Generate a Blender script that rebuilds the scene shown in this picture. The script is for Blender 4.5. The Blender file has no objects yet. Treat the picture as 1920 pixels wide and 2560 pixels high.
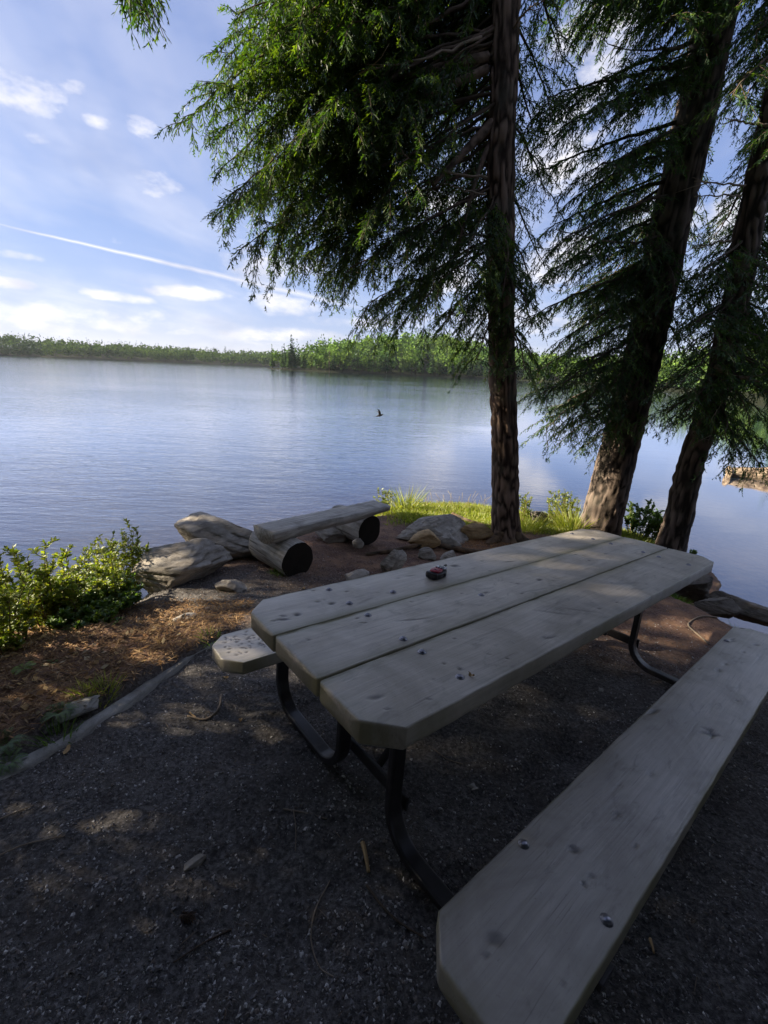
import bpy, bmesh, math, random
import numpy as np
from mathutils import Matrix, Vector
from math import sin, cos, pi, radians, hypot, atan2, degrees

# ---------------------------------------------------------------- camera, sky, sun, exposure
scn = bpy.context.scene
COL = scn.collection
FPX, PITCH, ROLL, CAMZ = 1063.64, radians(18.433), radians(2.635), 1.7789
fwd = np.array([0, cos(PITCH), -sin(PITCH)]); _r0 = np.array([1., 0, 0]); _u0 = np.cross(_r0, fwd)
cam_r = cos(ROLL) * _r0 + sin(ROLL) * _u0
cam_u = -sin(ROLL) * _r0 + cos(ROLL) * _u0
cd = bpy.data.cameras.new('camera'); cam = bpy.data.objects.new('camera', cd); COL.objects.link(cam)
cd.sensor_fit = 'HORIZONTAL'; cd.sensor_width = 36.0; cd.lens = 36.0 * FPX / 1920.0
cd.clip_start = 0.02; cd.clip_end = 6000
M = Matrix.Identity(4)
for i in range(3):
    M[i][0] = cam_r[i]; M[i][1] = cam_u[i]; M[i][2] = -fwd[i]
M[2][3] = CAMZ
cam.matrix_world = M
scn.camera = cam

SUN_AZ, SUN_EL = radians(-87), radians(31)        # azimuth clockwise from +Y: the sun stands to the left over the lake
SUNV = np.array([sin(SUN_AZ) * cos(SUN_EL), cos(SUN_AZ) * cos(SUN_EL), sin(SUN_EL)])
sl = bpy.data.lights.new('sun', 'SUN'); sun = bpy.data.objects.new('sun', sl); COL.objects.link(sun)
sl.energy = 5.0; sl.angle = radians(0.6); sl.color = (1.0, 0.86, 0.66)
sun.rotation_euler = Vector(SUNV).to_track_quat('Z', 'Y').to_euler()

scn.view_settings.view_transform = 'Standard'
try: scn.view_settings.look = 'None'
except Exception: pass
scn.view_settings.gamma = 1.0
scn.view_settings.exposure = 1.58
scn.view_settings.use_curve_mapping = False
scn.cycles.use_denoising = True
scn.cycles.max_bounces = 8; scn.cycles.diffuse_bounces = 5
scn.cycles.transparent_max_bounces = 12
scn.cycles.caustics_reflective = False; scn.cycles.caustics_refractive = False
scn.cycles.sample_clamp_indirect = 6.0

def ray(x, y):
    """direction through a point of the 1659 px wide survey of the view"""
    s = 1920 / 1659
    return (x * s - 960) / FPX * cam_r - (y * s - 1280) / FPX * cam_u + fwd
def at(x, y, Y):
    d = ray(x, y); return np.array([0, 0, CAMZ]) + d * (Y / d[1])

# ---------------------------------------------------------------- node helpers
class NT:
    def __init__(s, nt): s.nt = nt; s.L = nt.links
    def n(s, t, ins=None, **kw):
        nd = s.nt.nodes.new('ShaderNode' + t)
        for k, v in kw.items(): setattr(nd, k, v)
        for k, v in (ins or {}).items():
            sk = nd.inputs[k]
            if isinstance(v, bpy.types.NodeSocket): s.L.new(v, sk)
            elif isinstance(v, bpy.types.Node): s.L.new(v.outputs[0], sk)
            else: sk.default_value = v
        return nd
    def m(s, op, a, b=0.0, c=None, clamp=False):
        nd = s.nt.nodes.new('ShaderNodeMath'); nd.operation = op; nd.use_clamp = clamp
        for i, v in enumerate((a, b) if c is None else (a, b, c)):
            if isinstance(v, bpy.types.NodeSocket): s.L.new(v, nd.inputs[i])
            elif isinstance(v, bpy.types.Node): s.L.new(v.outputs[0], nd.inputs[i])
            else: nd.inputs[i].default_value = v
        return nd.outputs[0]
    def mix(s, f, a, b, mode='MIX'):
        nd = s.nt.nodes.new('ShaderNodeMix'); nd.data_type = 'RGBA'; nd.blend_type = mode
        for k, v in ((0, f), (6, a), (7, b)):
            if isinstance(v, bpy.types.NodeSocket): s.L.new(v, nd.inputs[k])
            elif isinstance(v, bpy.types.Node): s.L.new(v.outputs[0], nd.inputs[k])
            elif k == 0: nd.inputs[0].default_value = v
            else: nd.inputs[k].default_value = (*v, 1)
        return nd.outputs[2]
    def ramp(s, f, stops, mode='LINEAR'):
        nd = s.nt.nodes.new('ShaderNodeValToRGB'); s.L.new(f, nd.inputs[0]); cr = nd.color_ramp; cr.interpolation = mode
        while len(cr.elements) < len(stops): cr.elements.new(0.5)
        for e, (p, c) in zip(cr.elements, stops):
            e.position = p; e.color = (c, c, c, 1) if not isinstance(c, tuple) else (*c, 1)
        return nd.outputs[0]
    def smooth(s, x, a, b, lo=0.0, hi=1.0):
        nd = s.nt.nodes.new('ShaderNodeMapRange'); nd.interpolation_type = 'SMOOTHSTEP'
        s.L.new(x, nd.inputs[0])
        for i, v in enumerate((a, b, lo, hi)): nd.inputs[i + 1].default_value = v
        return nd.outputs[0]
    def mapping(s, vec, scale=(1, 1, 1), rot=(0, 0, 0), loc=(0, 0, 0)):
        return s.n('Mapping', {'Vector': vec, 'Scale': scale, 'Rotation': rot, 'Location': loc}).outputs[0]
    def noise(s, vec, scale, detail=4, rough=0.55, dist=0.0):
        return s.n('TexNoise', {'Vector': vec, 'Scale': scale, 'Detail': detail, 'Roughness': rough, 'Distortion': dist}).outputs[0]

# ---------------------------------------------------------------- the sky
w = bpy.data.worlds.new('World'); scn.world = w; w.use_nodes = True
w.node_tree.nodes.clear(); T = NT(w.node_tree)
SKY_STRENGTH = 0.05
sky = T.n('TexSky', sky_type='NISHITA'); sky.sun_disc = False
sky.sun_elevation = SUN_EL; sky.sun_rotation = SUN_AZ; sky.altitude = 200; sky.air_density = 1.0; sky.dust_density = 0.25; sky.ozone_density = 1.2
dirv = T.n('TexCoord').outputs['Generated']
sep = T.n('SeparateXYZ', {0: dirv})
zc = T.m('MAXIMUM', sep.outputs[2], 0.0)
den = T.m('ADD', zc, 0.10)
px = T.m('DIVIDE', sep.outputs[0], den); py = T.m('DIVIDE', sep.outputs[1], den)
pl = T.n('CombineXYZ', {0: px, 1: py}).outputs[0]
# thin high veil drawn out in streaks
v1 = T.noise(T.mapping(pl, (0.55, 0.30, 1), (0, 0, 0.6), (3.1, 1.7, 0)), 1.3, 5, 0.6, 0.3)
veil = T.smooth(v1, 0.40, 0.80, 0.04, 0.55)
# broken puffs at their own places in the sky: (azimuth, elevation, half width, half height, amount), radians
az = T.m('ARCTAN2', sep.outputs[0], sep.outputs[1]); el = T.m('ARCSINE', sep.outputs[2])
CLOUDS = []
for cx_, cy_, hw, hh, am in ((45, 195, 90, 62, 1.0), (155, 185, 45, 22, .62), (208, 262, 36, 20, .85), (318, 277, 60, 26, .72), (75, 292, 45, 24, .7), (365, 400, 62, 40, .75), (28, 553, 55, 11, .75), (28, 612, 60, 14, .95), (250, 640, 80, 12, .95), (392, 632, 100, 16, 1.0),
                             (590, 572, 105, 46, .95), (630, 662, 90, 22, .9), (770, 692, 120, 18, .9), (560, 470, 130, 40, .6), (980, 600, 110, 60, .9), (1250, 300, 110, 130, 1.0), (1330, 90, 120, 110, 1.0), (1420, 480, 90, 70, .8), (1620, 420, 80, 110, .9), (950, 440, 90, 50, .9), (1240, 560, 120, 60, .9), (1100, 690, 200, 25, .9), (1640, 640, 90, 40, .8), (180, 690, 330, 30, .85), (60, 705, 200, 22, .9), (520, 715, 240, 18, .8)):
    d_ = ray(cx_, cy_); d_ = d_ / np.linalg.norm(d_); c_ = cos(math.asin(d_[2]))
    e0 = ray(cx_ - hw, cy_); e1 = ray(cx_ + hw, cy_); f0 = ray(cx_, cy_ - hh); f1 = ray(cx_, cy_ + hh)
    ang = lambda p, q: math.acos(min(1, float(np.dot(p, q) / np.linalg.norm(p) / np.linalg.norm(q)))) / 2
    CLOUDS.append((atan2(d_[0], d_[1]), math.asin(d_[2]), ang(e0, e1) / c_, ang(f0, f1), am))
ae = T.n('CombineXYZ', {0: az, 1: el}).outputs[0]
# unseen sky: extra white cloud added to lift and neutralise the shade
outside = T.m('MAXIMUM', T.smooth(T.m('ABSOLUTE', az), 0.72, 0.95, 0.0, 1.0), T.smooth(el, 0.56, 0.72, 0.0, 1.0))
Wn = T.m('MULTIPLY', T.m('SUBTRACT', T.noise(T.mapping(pl, (1, 1, 1), (0, 0, 0), (3, 1, 0)), 1.1, 3), 0.36), T.m('MULTIPLY', outside, 3.4))
for a_, e_, ra_, re_, am in CLOUDS:
    q_ = T.n('VectorMath', {0: ae, 1: (1 / ra_, 1 / re_, 0), 2: (-a_ / ra_, -e_ / re_, 0)}, operation='MULTIPLY_ADD').outputs[0]
    g_ = T.m('MULTIPLY_ADD', T.n('VectorMath', {0: q_, 1: q_}, operation='DOT_PRODUCT').outputs['Value'], -0.45 * am, am)
    Wn = T.m('MAXIMUM', Wn, g_)
c1 = T.noise(T.mapping(ae, (7, 15, 1), (0, 0, 0.18)), 1.0, 6, 0.60, 0.0)
puff = T.smooth(T.m('ADD', T.m('MULTIPLY', Wn, 0.75), T.m('MULTIPLY', T.m('SUBTRACT', c1, 0.5), 2.3)), 0.20, 1.0, 0, 0.92)
lowm = T.m('MULTIPLY', T.smooth(sep.outputs[2], 0.0, 0.10, 1, 0), 0.30)
# vapour trail: a band round a great circle
ra, rb = ray(5, 486), ray(600, 624); nrm = np.cross(ra, rb); nrm /= np.linalg.norm(nrm)
dd = T.n('VectorMath', {0: dirv, 1: tuple(nrm)}, operation='DOT_PRODUCT').outputs['Value']
wob = T.m('MULTIPLY', T.m('SUBTRACT', T.noise(dirv, 30, 3), 0.5), 0.003)
wid = T.smooth(az, -0.72, -0.05, 0.0022, 0.010)
tr = T.m('SUBTRACT', 1.0, T.m('DIVIDE', T.m('ABSOLUTE', T.m('ADD', dd, wob)), wid), clamp=True)
tr = T.m('MULTIPLY', T.m('MULTIPLY', tr, T.smooth(az, -0.75, -0.62, 0, 1)), T.smooth(az, -0.30, 0.05, 0.75, 0.0))
tr = T.m('MULTIPLY', tr, T.smooth(sep.outputs[1], 0.0, 0.2, 0, 1))
cl = T.m('MAXIMUM', T.m('MAXIMUM', veil, puff), T.m('MAXIMUM', lowm, tr))
shade = T.noise(T.mapping(ae, (7, 15, 1), (0, 0, 0.18), (0.2, -0.45, 0)), 1.0, 3, 0.55)
ccol = T.mix(T.smooth(shade, 0.42, 0.72), (8.4, 8.1, 8.1), (5.4, 5.4, 6.0))
skyc = T.mix(1.0, sky.outputs[0], (0.98, 1.10, 1.68), 'MULTIPLY')
skyc = T.n('VectorMath', {0: T.n('VectorMath', {0: skyc, 1: (1.20, 1.17, 1.22)}, operation='MULTIPLY').outputs[0], 1: T.n('VectorMath', {0: T.n('VectorMath', {0: skyc, 1: (0.125, 0.12, 0.10)}, operation='MULTIPLY').outputs[0], 1: (1, 1, 1)}, operation='ADD').outputs[0]}, operation='DIVIDE').outputs[0]
full = T.mix(cl, skyc, ccol)
bg = T.n('Background', {'Color': full, 'Strength': SKY_STRENGTH})
wo = T.n('OutputWorld', {'Surface': bg})
w.cycles.sampling_method = 'MANUAL'; w.cycles.sample_map_resolution = 512

# ---------------------------------------------------------------- numpy noise
def _h(ix, iy, iz, s):
    n = (ix.astype(np.int64) * 73856093) ^ (iy.astype(np.int64) * 19349663) ^ (iz.astype(np.int64) * 83492791) ^ (s * 2654435761)
    n = (n ^ (n >> 13)) * 1274126177 & 0xffffffff
    n = (n ^ (n >> 15)) * 2246822519 & 0xffffffff
    return ((n ^ (n >> 13)) & 0xffffff) / float(0xffffff)
def vn(P, seed=0):
    P = np.asarray(P, float); I = np.floor(P).astype(np.int64); f = P - I; f = f * f * (3 - 2 * f)
    x, y, z = I[..., 0], I[..., 1], I[..., 2]; fx, fy, fz = f[..., 0], f[..., 1], f[..., 2]
    r = 0
    for a in (0, 1):
        for b in (0, 1):
            for c in (0, 1):
                r = r + _h(x + a, y + b, z + c, seed) * (fx if a else 1 - fx) * (fy if b else 1 - fy) * (fz if c else 1 - fz)
    return r
def fbm(P, oct=4, seed=0, gain=0.5):
    P = np.asarray(P, float); r = 0; a = 1.0; t = 0
    for o in range(oct):
        r = r + a * vn(P * 2 ** o + 17.3 * o, seed + o); t += a; a *= gain
    return r / t
def P2(x, y, s, z=0.0):
    x = np.asarray(x, float); y = np.asarray(y, float)
    return np.stack([x * s, y * s, np.zeros_like(x) + z], -1)
def sstep(x, a, b):
    t = np.clip((x - a) / (b - a), 0, 1); return t * t * (3 - 2 * t)
def nz(v): return v / np.maximum(np.linalg.norm(v, axis=-1, keepdims=True), 1e-9)

# ---------------------------------------------------------------- mesh helpers
def mesh_np(name, V, F, mat=None, col=None, smooth=True, parent=None, link=True, attr=None):
    V = np.ascontiguousarray(V, np.float32); me = bpy.data.meshes.new(name)
    Fs = [np.asarray(f, np.int32) for f in (F if isinstance(F, list) else [F]) if len(f)]
    nl = sum(f.size for f in Fs); npol = sum(len(f) for f in Fs)
    me.vertices.add(len(V)); me.vertices.foreach_set('co', V.ravel())
    me.loops.add(nl); me.loops.foreach_set('vertex_index', np.concatenate([f.ravel() for f in Fs]))
    me.polygons.add(npol)
    tot = np.concatenate([np.full(len(f), f.shape[1], np.int32) for f in Fs])
    st = np.concatenate([[0], np.cumsum(tot)[:-1]]).astype(np.int32)
    me.polygons.foreach_set('loop_start', st); me.polygons.foreach_set('loop_total', tot)
    me.polygons.foreach_set('use_smooth', np.full(npol, bool(smooth)))
    if col is not None:
        a = me.color_attributes.new('Col', 'FLOAT_COLOR', 'POINT')
        c = np.ones((len(V), 4), np.float32); c[:, :3] = col; a.data.foreach_set('color', c.ravel())
    for k, v in (attr or {}).items():
        a = me.attributes.new(k, 'FLOAT', 'POINT'); a.data.foreach_set('value', np.ascontiguousarray(v, np.float32))
    me.update(calc_edges=True)
    if mat: me.materials.append(mat)
    o = bpy.data.objects.new(name, me)
    if link: COL.objects.link(o)
    if parent: o.parent = parent
    return o
def empty(name, loc=(0, 0, 0), rotz=0.0):
    o = bpy.data.objects.new(name, None); COL.objects.link(o); o.location = loc; o.rotation_euler = (0, 0, rotz); o.empty_display_size = 0.1
    return o
def tag(o, label=None, cat=None, group=None, kind=None):
    if label: o['label'] = label
    if cat: o['category'] = cat
    if group: o['group'] = group
    if kind: o['kind'] = kind
    return o
def copy_tree(o, parent=None):
    c = o.copy(); COL.objects.link(c); c.parent = parent
    for ch in list(o.children): copy_tree(ch, c)
    return c
class Acc:
    def __init__(s): s.V = []; s.Q = []; s.T = []; s.C = []; s.n = 0
    def add(s, V, Q=None, T=None, col=None):
        V = np.asarray(V, float).reshape(-1, 3); s.V.append(V)
        if Q is not None and len(Q): s.Q.append(np.asarray(Q) + s.n)
        if T is not None and len(T): s.T.append(np.asarray(T) + s.n)
        if col is not None: s.C.append(np.broadcast_to(np.asarray(col, float), V.shape))
        s.n += len(V)
    def build(s, name, mat, parent=None, smooth=True, off=None):
        V = np.concatenate(s.V)
        if off is not None: V = V - np.asarray(off)
        F = ([np.concatenate(s.Q)] if s.Q else []) + ([np.concatenate(s.T)] if s.T else [])
        return mesh_np(name, V, F, mat, np.concatenate(s.C) if s.C else None, smooth, parent)
def tube(pts, rad, ns=8, cap=True, twist=0.0):
    """rings along a polyline -> V, Q, T"""
    P = np.asarray(pts, float); n = len(P); R = np.broadcast_to(np.asarray(rad, float), (n,))
    t = nz(np.gradient(P, axis=0)); ref = np.array([0.13, 0.31, 0.94])
    if abs(np.mean(t @ ref)) > 0.85: ref = np.array([0.94, 0.2, 0.1])
    a = nz(np.cross(t, ref)); b = np.cross(t, a)
    th = np.arange(ns) * 2 * pi / ns
    V = P[:, None] + R[:, None, None] * (np.cos(th)[None, :, None] * a[:, None] + np.sin(th)[None, :, None] * b[:, None])
    V = V.reshape(-1, 3); i = np.arange(n - 1)[:, None] * ns; j = np.arange(ns)[None]; k = (j + 1) % ns
    Q = np.stack([i + j, i + k, i + ns + k, i + ns + j], -1).reshape(-1, 4); Tt = np.zeros((0, 3), int)
    if cap:
        V = np.concatenate([V, P[:1], P[-1:]]); c0, c1 = n * ns, n * ns + 1; j = np.arange(ns); k = (j + 1) % ns
        Tt = np.concatenate([np.stack([k, j, np.full(ns, c0)], -1), np.stack([(n - 1) * ns + j, (n - 1) * ns + k, np.full(ns, c1)], -1)])
    return V, Q, Tt
def bez(a, b, c, n):
    t = np.linspace(0, 1, n)[:, None]; a, b, c = map(np.asarray, (a, b, c))
    return a * (1 - t) ** 2 + 2 * b * t * (1 - t) + c * t * t
def spline(pts, n):
    P = np.asarray(pts, float); m = len(P); Q = np.concatenate([[2 * P[0] - P[1]], P, [2 * P[-1] - P[-2]]])
    out = []
    for u in np.linspace(0, m - 1 - 1e-6, n):
        i = int(u); t = u - i; p0, p1, p2, p3 = Q[i:i + 4]
        out.append(0.5 * (2 * p1 + (p2 - p0) * t + (2 * p0 - 5 * p1 + 4 * p2 - p3) * t * t + (3 * p1 - p0 - 3 * p2 + p3) * t ** 3))
    return np.array(out)
def kites(B, D, Ln, Wd, Nn, bend=None):
    """leaf-shaped quads: base, direction, length, width, normal"""
    S = nz(np.cross(D, Nn)); Ln = Ln[:, None]; Wd = Wd[:, None]
    mid = B + D * Ln * 0.45; tip = B + D * Ln
    if bend is not None: tip = tip + bend; mid = mid + bend * 0.2
    V = np.stack([B, mid + S * Wd * 0.5, tip, mid - S * Wd * 0.5], 1).reshape(-1, 3)
    return V, np.arange(len(B) * 4).reshape(-1, 4)
# ---------------------------------------------------------------- materials
def mat(name, fn):
    m = bpy.data.materials.new(name); m.use_nodes = True; m.node_tree.nodes.clear(); t = NT(m.node_tree)
    s = fn(t); out = t.n('OutputMaterial', {'Surface': s})
    return m
def vcol(t): return t.n('Attribute', attribute_name='Col').outputs['Color']
def pbsdf(t, col, rough=0.9, spec=0.3, bump=None, bstr=0.5, bdist=0.01, metal=0.0):
    ins = {'Base Color': col if isinstance(col, bpy.types.NodeSocket) else (*col, 1), 'Roughness': rough, 'Specular IOR Level': spec, 'Metallic': metal}
    if bump is not None: ins['Normal'] = t.n('Bump', {'Height': bump, 'Strength': bstr, 'Distance': bdist}).outputs[0]
    return t.n('BsdfPrincipled', ins)
def obc(t): return t.n('TexCoord').outputs['Object']

def m_leaf(trans=0.45, tint=(1.6, 1.75, 0.5), gloss=0.06):
    def fn(t):
        c = vcol(t)
        d = t.n('BsdfDiffuse', {'Color': c}); tr = t.n('BsdfTranslucent', {'Color': t.mix(1.0, c, tint, 'MULTIPLY')})
        m1 = t.n('MixShader', {0: trans, 1: d, 2: tr}); g = t.n('BsdfGlossy', {'Color': (0.8, 0.85, 0.8, 1), 'Roughness': 0.5})
        return t.n('MixShader', {0: gloss, 1: m1, 2: g})
    return fn
M_NEEDLE = mat('hemlock_needles', m_leaf(0.42, (1.9, 2.0, 0.35), 0.05))
M_LEAF = mat('shrub_leaves', m_leaf(0.5, (1.5, 1.6, 0.5), 0.07))
M_GRASS = mat('grass_blades', m_leaf(0.5, (1.4, 1.5, 0.5), 0.05))
M_FAR = mat('far_foliage', m_leaf(0.15, (1.3, 1.4, 0.5), 0.0))
def f_bark(base, dark, moss=0.0):
    def fn(t):
        o = obc(t); n1 = t.noise(t.mapping(o, (1, 1, 0.28)), 26, 6, 0.65); n2 = t.noise(o, 3.0, 4)
        rel = t.n('Attribute', attribute_name='relief').outputs['Fac']
        c = t.mix(t.smooth(t.m('ADD', t.m('MULTIPLY', n1, 0.38), t.m('MULTIPLY', rel, 0.80)), 0.32, 0.80), dark, base)
        c = t.mix(t.smooth(n2, 0.52, 0.72, 0, 0.45), c, (0.16, 0.15, 0.12))
        if moss: c = t.mix(t.smooth(t.noise(o, 6, 5), 0.55, 0.7, 0, moss), c, (0.10, 0.13, 0.03))
        return pbsdf(t, c, 0.92, 0.15, n1, 0.7, 0.012)
    return fn
M_BARK = mat('hemlock_bark', f_bark((0.27, 0.192, 0.147), (0.040, 0.028, 0.022)))
M_BARK2 = mat('grey_hemlock_bark', f_bark((0.19, 0.147, 0.12), (0.028, 0.023, 0.019)))
M_TWIG = mat('twig_bark', lambda t: pbsdf(t, t.mix(t.noise(obc(t), 14, 4), (0.05, 0.036, 0.026), (0.13, 0.10, 0.075)), 0.9, 0.15))
M_DEAD = mat('dead_twig', lambda t: pbsdf(t, t.mix(t.noise(obc(t), 20, 4), (0.16, 0.115, 0.08), (0.36, 0.29, 0.22)), 0.9, 0.15))
M_ROOT = mat('root_bark', f_bark((0.20, 0.135, 0.085), (0.03, 0.02, 0.015)))
M_STICK = mat('bare_stick', lambda t: pbsdf(t, t.mix(t.noise(obc(t), 40, 4), (0.12, 0.09, 0.065), (0.34, 0.28, 0.21)), 0.9, 0.15))
M_CHIP = mat('wood_chip', lambda t: pbsdf(t, t.mix(t.noise(t.mapping(obc(t), (1, 8, 1)), 40, 4), (0.30, 0.19, 0.09), (0.55, 0.39, 0.20)), 0.8, 0.2))
M_SHRUBSTEM = mat('shrub_stem', lambda t: pbsdf(t, t.mix(t.noise(obc(t), 30, 3), (0.10, 0.06, 0.035), (0.22, 0.15, 0.09)), 0.85, 0.2))
M_DRY = mat('dry_plant', m_leaf(0.35, (1.3, 1.0, 0.6), 0.03))
M_VC = mat('loose_litter', lambda t: pbsdf(t, vcol(t), 0.9, 0.2))
M_CHIPS = mat('gravel_chip', lambda t: pbsdf(t, vcol(t), 0.75, 0.4))

def f_rock(a, b, warm, moss=0.15):
    def fn(t):
        o = obc(t)
        n1 = t.noise(t.mapping(o, (1, 1, 2.2)), 7, 8, 0.62); n2 = t.noise(o, 2.2, 5, 0.6, 0.6); n3 = t.noise(o, 38, 5, 0.7)
        st = t.noise(t.mapping(o, (1.2, 1.2, 9), (0.25, 0.15, 0)), 4.5, 5, 0.6, 0.6)
        c = t.mix(t.smooth(n1, 0.3, 0.7), a, b)
        c = t.mix(t.smooth(n2, 0.50, 0.72, 0, 0.6), c, warm)
        c = t.mix(t.smooth(st, 0.52, 0.64, 0, 0.55), c, tuple(x * 0.38 for x in a))
        lich = t.n('TexVoronoi', {'Vector': o, 'Scale': 17.0}).outputs['Distance']
        c = t.mix(t.m('MULTIPLY', t.smooth(lich, 0.12, 0.3, 1, 0), t.smooth(n2, 0.45, 0.6, 0, 0.35)), c, (0.36, 0.37, 0.33))
        if moss: c = t.mix(t.smooth(t.noise(o, 3.4, 6, 0.7), 0.58, 0.72, 0, moss), c, (0.07, 0.09, 0.025))
        c = t.mix(t.smooth(n3, 0.62, 0.8, 0, 0.5), c, tuple(x * 0.4 for x in a))
        h = t.m('ADD', t.m('MULTIPLY', n3, 0.35), t.m('ADD', t.m('MULTIPLY', n1, 1.0), t.m('MULTIPLY', st, 0.7)))
        return pbsdf(t, c, 0.88, 0.25, h, 0.9, 0.02)
    return fn
M_ROCK = mat('grey_gneiss', f_rock((0.23, 0.205, 0.172), (0.42, 0.385, 0.335), (0.40, 0.33, 0.25)))
M_ROCKW = mat('sunlit_tan_gneiss', f_rock((0.40, 0.27, 0.14), (0.56, 0.40, 0.22), (0.55, 0.34, 0.15), 0.1))  # orange glow of sunlight is put into this rock colour
M_LEDGE = mat('grey_ledge_rock', f_rock((0.20, 0.195, 0.175), (0.36, 0.35, 0.32), (0.27, 0.25, 0.20), 0.3))
M_ROCKD = mat('dark_wet_rock', f_rock((0.09, 0.08, 0.07), (0.19, 0.17, 0.145), (0.18, 0.145, 0.105), 0.25))

def f_wood(t):
    o = obc(t)
    st = t.n('Attribute', attribute_name='stain').outputs['Fac']; gr = t.n('Attribute', attribute_name='algae').outputs['Fac']
    pid = t.n('Attribute', attribute_name='seed').outputs['Fac']
    off = t.n('CombineXYZ', {0: t.m('MULTIPLY', pid, 7.7), 1: t.m('MULTIPLY', pid, 3.3), 2: pid}).outputs[0]
    ov = t.n('VectorMath', {0: o, 1: off}, operation='ADD').outputs[0]
    warp = t.n('VectorMath', {0: ov, 1: t.n('VectorMath', {0: t.n('TexNoise', {'Vector': ov, 'Scale': 1.6, 'Detail': 2}).outputs['Color'], 1: (0, 0.035, 0)}, operation='MULTIPLY').outputs[0]}, operation='ADD').outputs[0]
    g1 = t.noise(t.mapping(warp, (1.1, 46, 20)), 1.9, 7, 0.62)
    g2 = t.noise(t.mapping(warp, (3.5, 150, 60)), 1.6, 4, 0.6)
    bl = t.noise(ov, 3.6, 5, 0.6, 0.7); bl2 = t.noise(t.mapping(ov, (1, 2.2, 1)), 1.5, 4)
    c = t.mix(t.smooth(g1, 0.25, 0.78), (0.49, 0.44, 0.375), (0.66, 0.60, 0.52))
    c = t.mix(t.smooth(bl, 0.36, 0.70, 0, 0.75), c, (0.31, 0.27, 0.21))
    c = t.mix(t.smooth(bl2, 0.50, 0.75, 0, 0.5), c, (0.60, 0.57, 0.525))
    c = t.mix(t.smooth(g2, 0.56, 0.74, 0, 0.62), c, (0.15, 0.135, 0.115))
    sc_ = t.noise(t.mapping(ov, (1, 2.5, 1)), 8.5, 5, 0.65, 0.8); c = t.mix(t.smooth(sc_, 0.55, 0.70, 0, 0.55), c, (0.22, 0.20, 0.165))
    fine = t.noise(ov, 95, 3, 0.7)
    c = t.mix(t.smooth(fine, 0.63, 0.80, 0, 0.6), c, (0.12, 0.11, 0.09))
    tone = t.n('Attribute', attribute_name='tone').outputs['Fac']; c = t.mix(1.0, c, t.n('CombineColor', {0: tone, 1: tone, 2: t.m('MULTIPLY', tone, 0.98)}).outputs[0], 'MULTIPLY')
    c = t.mix(gr, c, (0.20, 0.185, 0.085))
    c = t.mix(st, c, (0.018, 0.014, 0.011))
    rg = t.m('ADD', 0.32, t.m('MULTIPLY', bl, 0.22))
    h = t.m('SUBTRACT', t.m('ADD', t.m('MULTIPLY', g1, 0.5), t.m('MULTIPLY', g2, 0.6)), t.m('MULTIPLY', st, 1.2))
    return pbsdf(t, c, rg, 1.0, h, 0.5, 0.003)
M_WOOD = mat('weathered_plank', f_wood)
def f_logwood(t):
    o = obc(t); g = t.noise(t.mapping(o, (1.2, 24, 14)), 2.2, 7, 0.65); b = t.noise(o, 4, 5, 0.6)
    cr = t.noise(t.mapping(o, (0.9, 60, 30)), 1.3, 4, 0.6)
    c = t.mix(t.smooth(g, 0.35, 0.68), (0.27, 0.25, 0.215), (0.58, 0.55, 0.50)); c = t.mix(t.smooth(b, 0.5, 0.75, 0, 0.6), c, (0.11, 0.10, 0.075))
    c = t.mix(t.smooth(cr, 0.58, 0.68, 0, 0.7), c, (0.035, 0.03, 0.025))
    return pbsdf(t, c, 0.72, 0.3, t.m('ADD', g, t.m('MULTIPLY', cr, -0.8)), 0.8, 0.012)
M_LOGWOOD = mat('hewn_log_wood', f_logwood)
def f_logend(t):
    o = obc(t); s = t.n('SeparateXYZ', {0: o}); r = t.m('SQRT', t.m('ADD', t.m('POWER', s.outputs[1], 2.0), t.m('POWER', s.outputs[2], 2.0)))
    n = t.noise(o, 9, 4); rg = t.m('SINE', t.m('ADD', t.m('MULTIPLY', r, 420), t.m('MULTIPLY', n, 9)))
    c = t.mix(t.m('MULTIPLY', t.m('ADD', rg, 1), 0.35), (0.020, 0.017, 0.014), (0.038, 0.032, 0.026)); c = t.mix(t.smooth(n, 0.5, 0.7, 0, 0.6), c, (0.016, 0.015, 0.013))
    return pbsdf(t, c, 0.9, 0.1, n, 0.5, 0.01)
M_LOGEND = mat('shaded_log_end', f_logend)  # end faces turned from the light: their shade is put into the colour
M_STEEL = mat('dark_painted_steel', lambda t: pbsdf(t, t.mix(t.smooth(t.noise(obc(t), 14, 6, 0.7), 0.52, 0.7, 0, 0.8), (0.022, 0.020, 0.021), (0.05, 0.042, 0.040)), t.m('ADD', 0.26, t.m('MULTIPLY', t.noise(obc(t), 22, 4), 0.3)), 0.5, t.noise(obc(t), 60, 3), 0.15, 0.003))
M_BOLT = mat('worn_bolt_steel', lambda t: pbsdf(t, (0.24, 0.24, 0.27), 0.32, 0.5, metal=0.9))
M_BLACK = mat('black_plastic', lambda t: pbsdf(t, (0.014, 0.014, 0.015), 0.42, 0.45))
M_RED = mat('red_plastic', lambda t: pbsdf(t, (0.30, 0.016, 0.035), 0.35, 0.5))
M_SILVER = mat('silver_plastic', lambda t: pbsdf(t, (0.50, 0.51, 0.53), 0.3, 0.5, metal=0.3))
M_SCREEN = mat('grey_display', lambda t: pbsdf(t, (0.10, 0.115, 0.11), 0.12, 0.6))
M_BIRD = mat('bird_feathers', lambda t: pbsdf(t, t.mix(t.noise(obc(t), 30, 3), (0.02, 0.02, 0.026), (0.06, 0.055, 0.05)), 0.7, 0.3))
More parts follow.
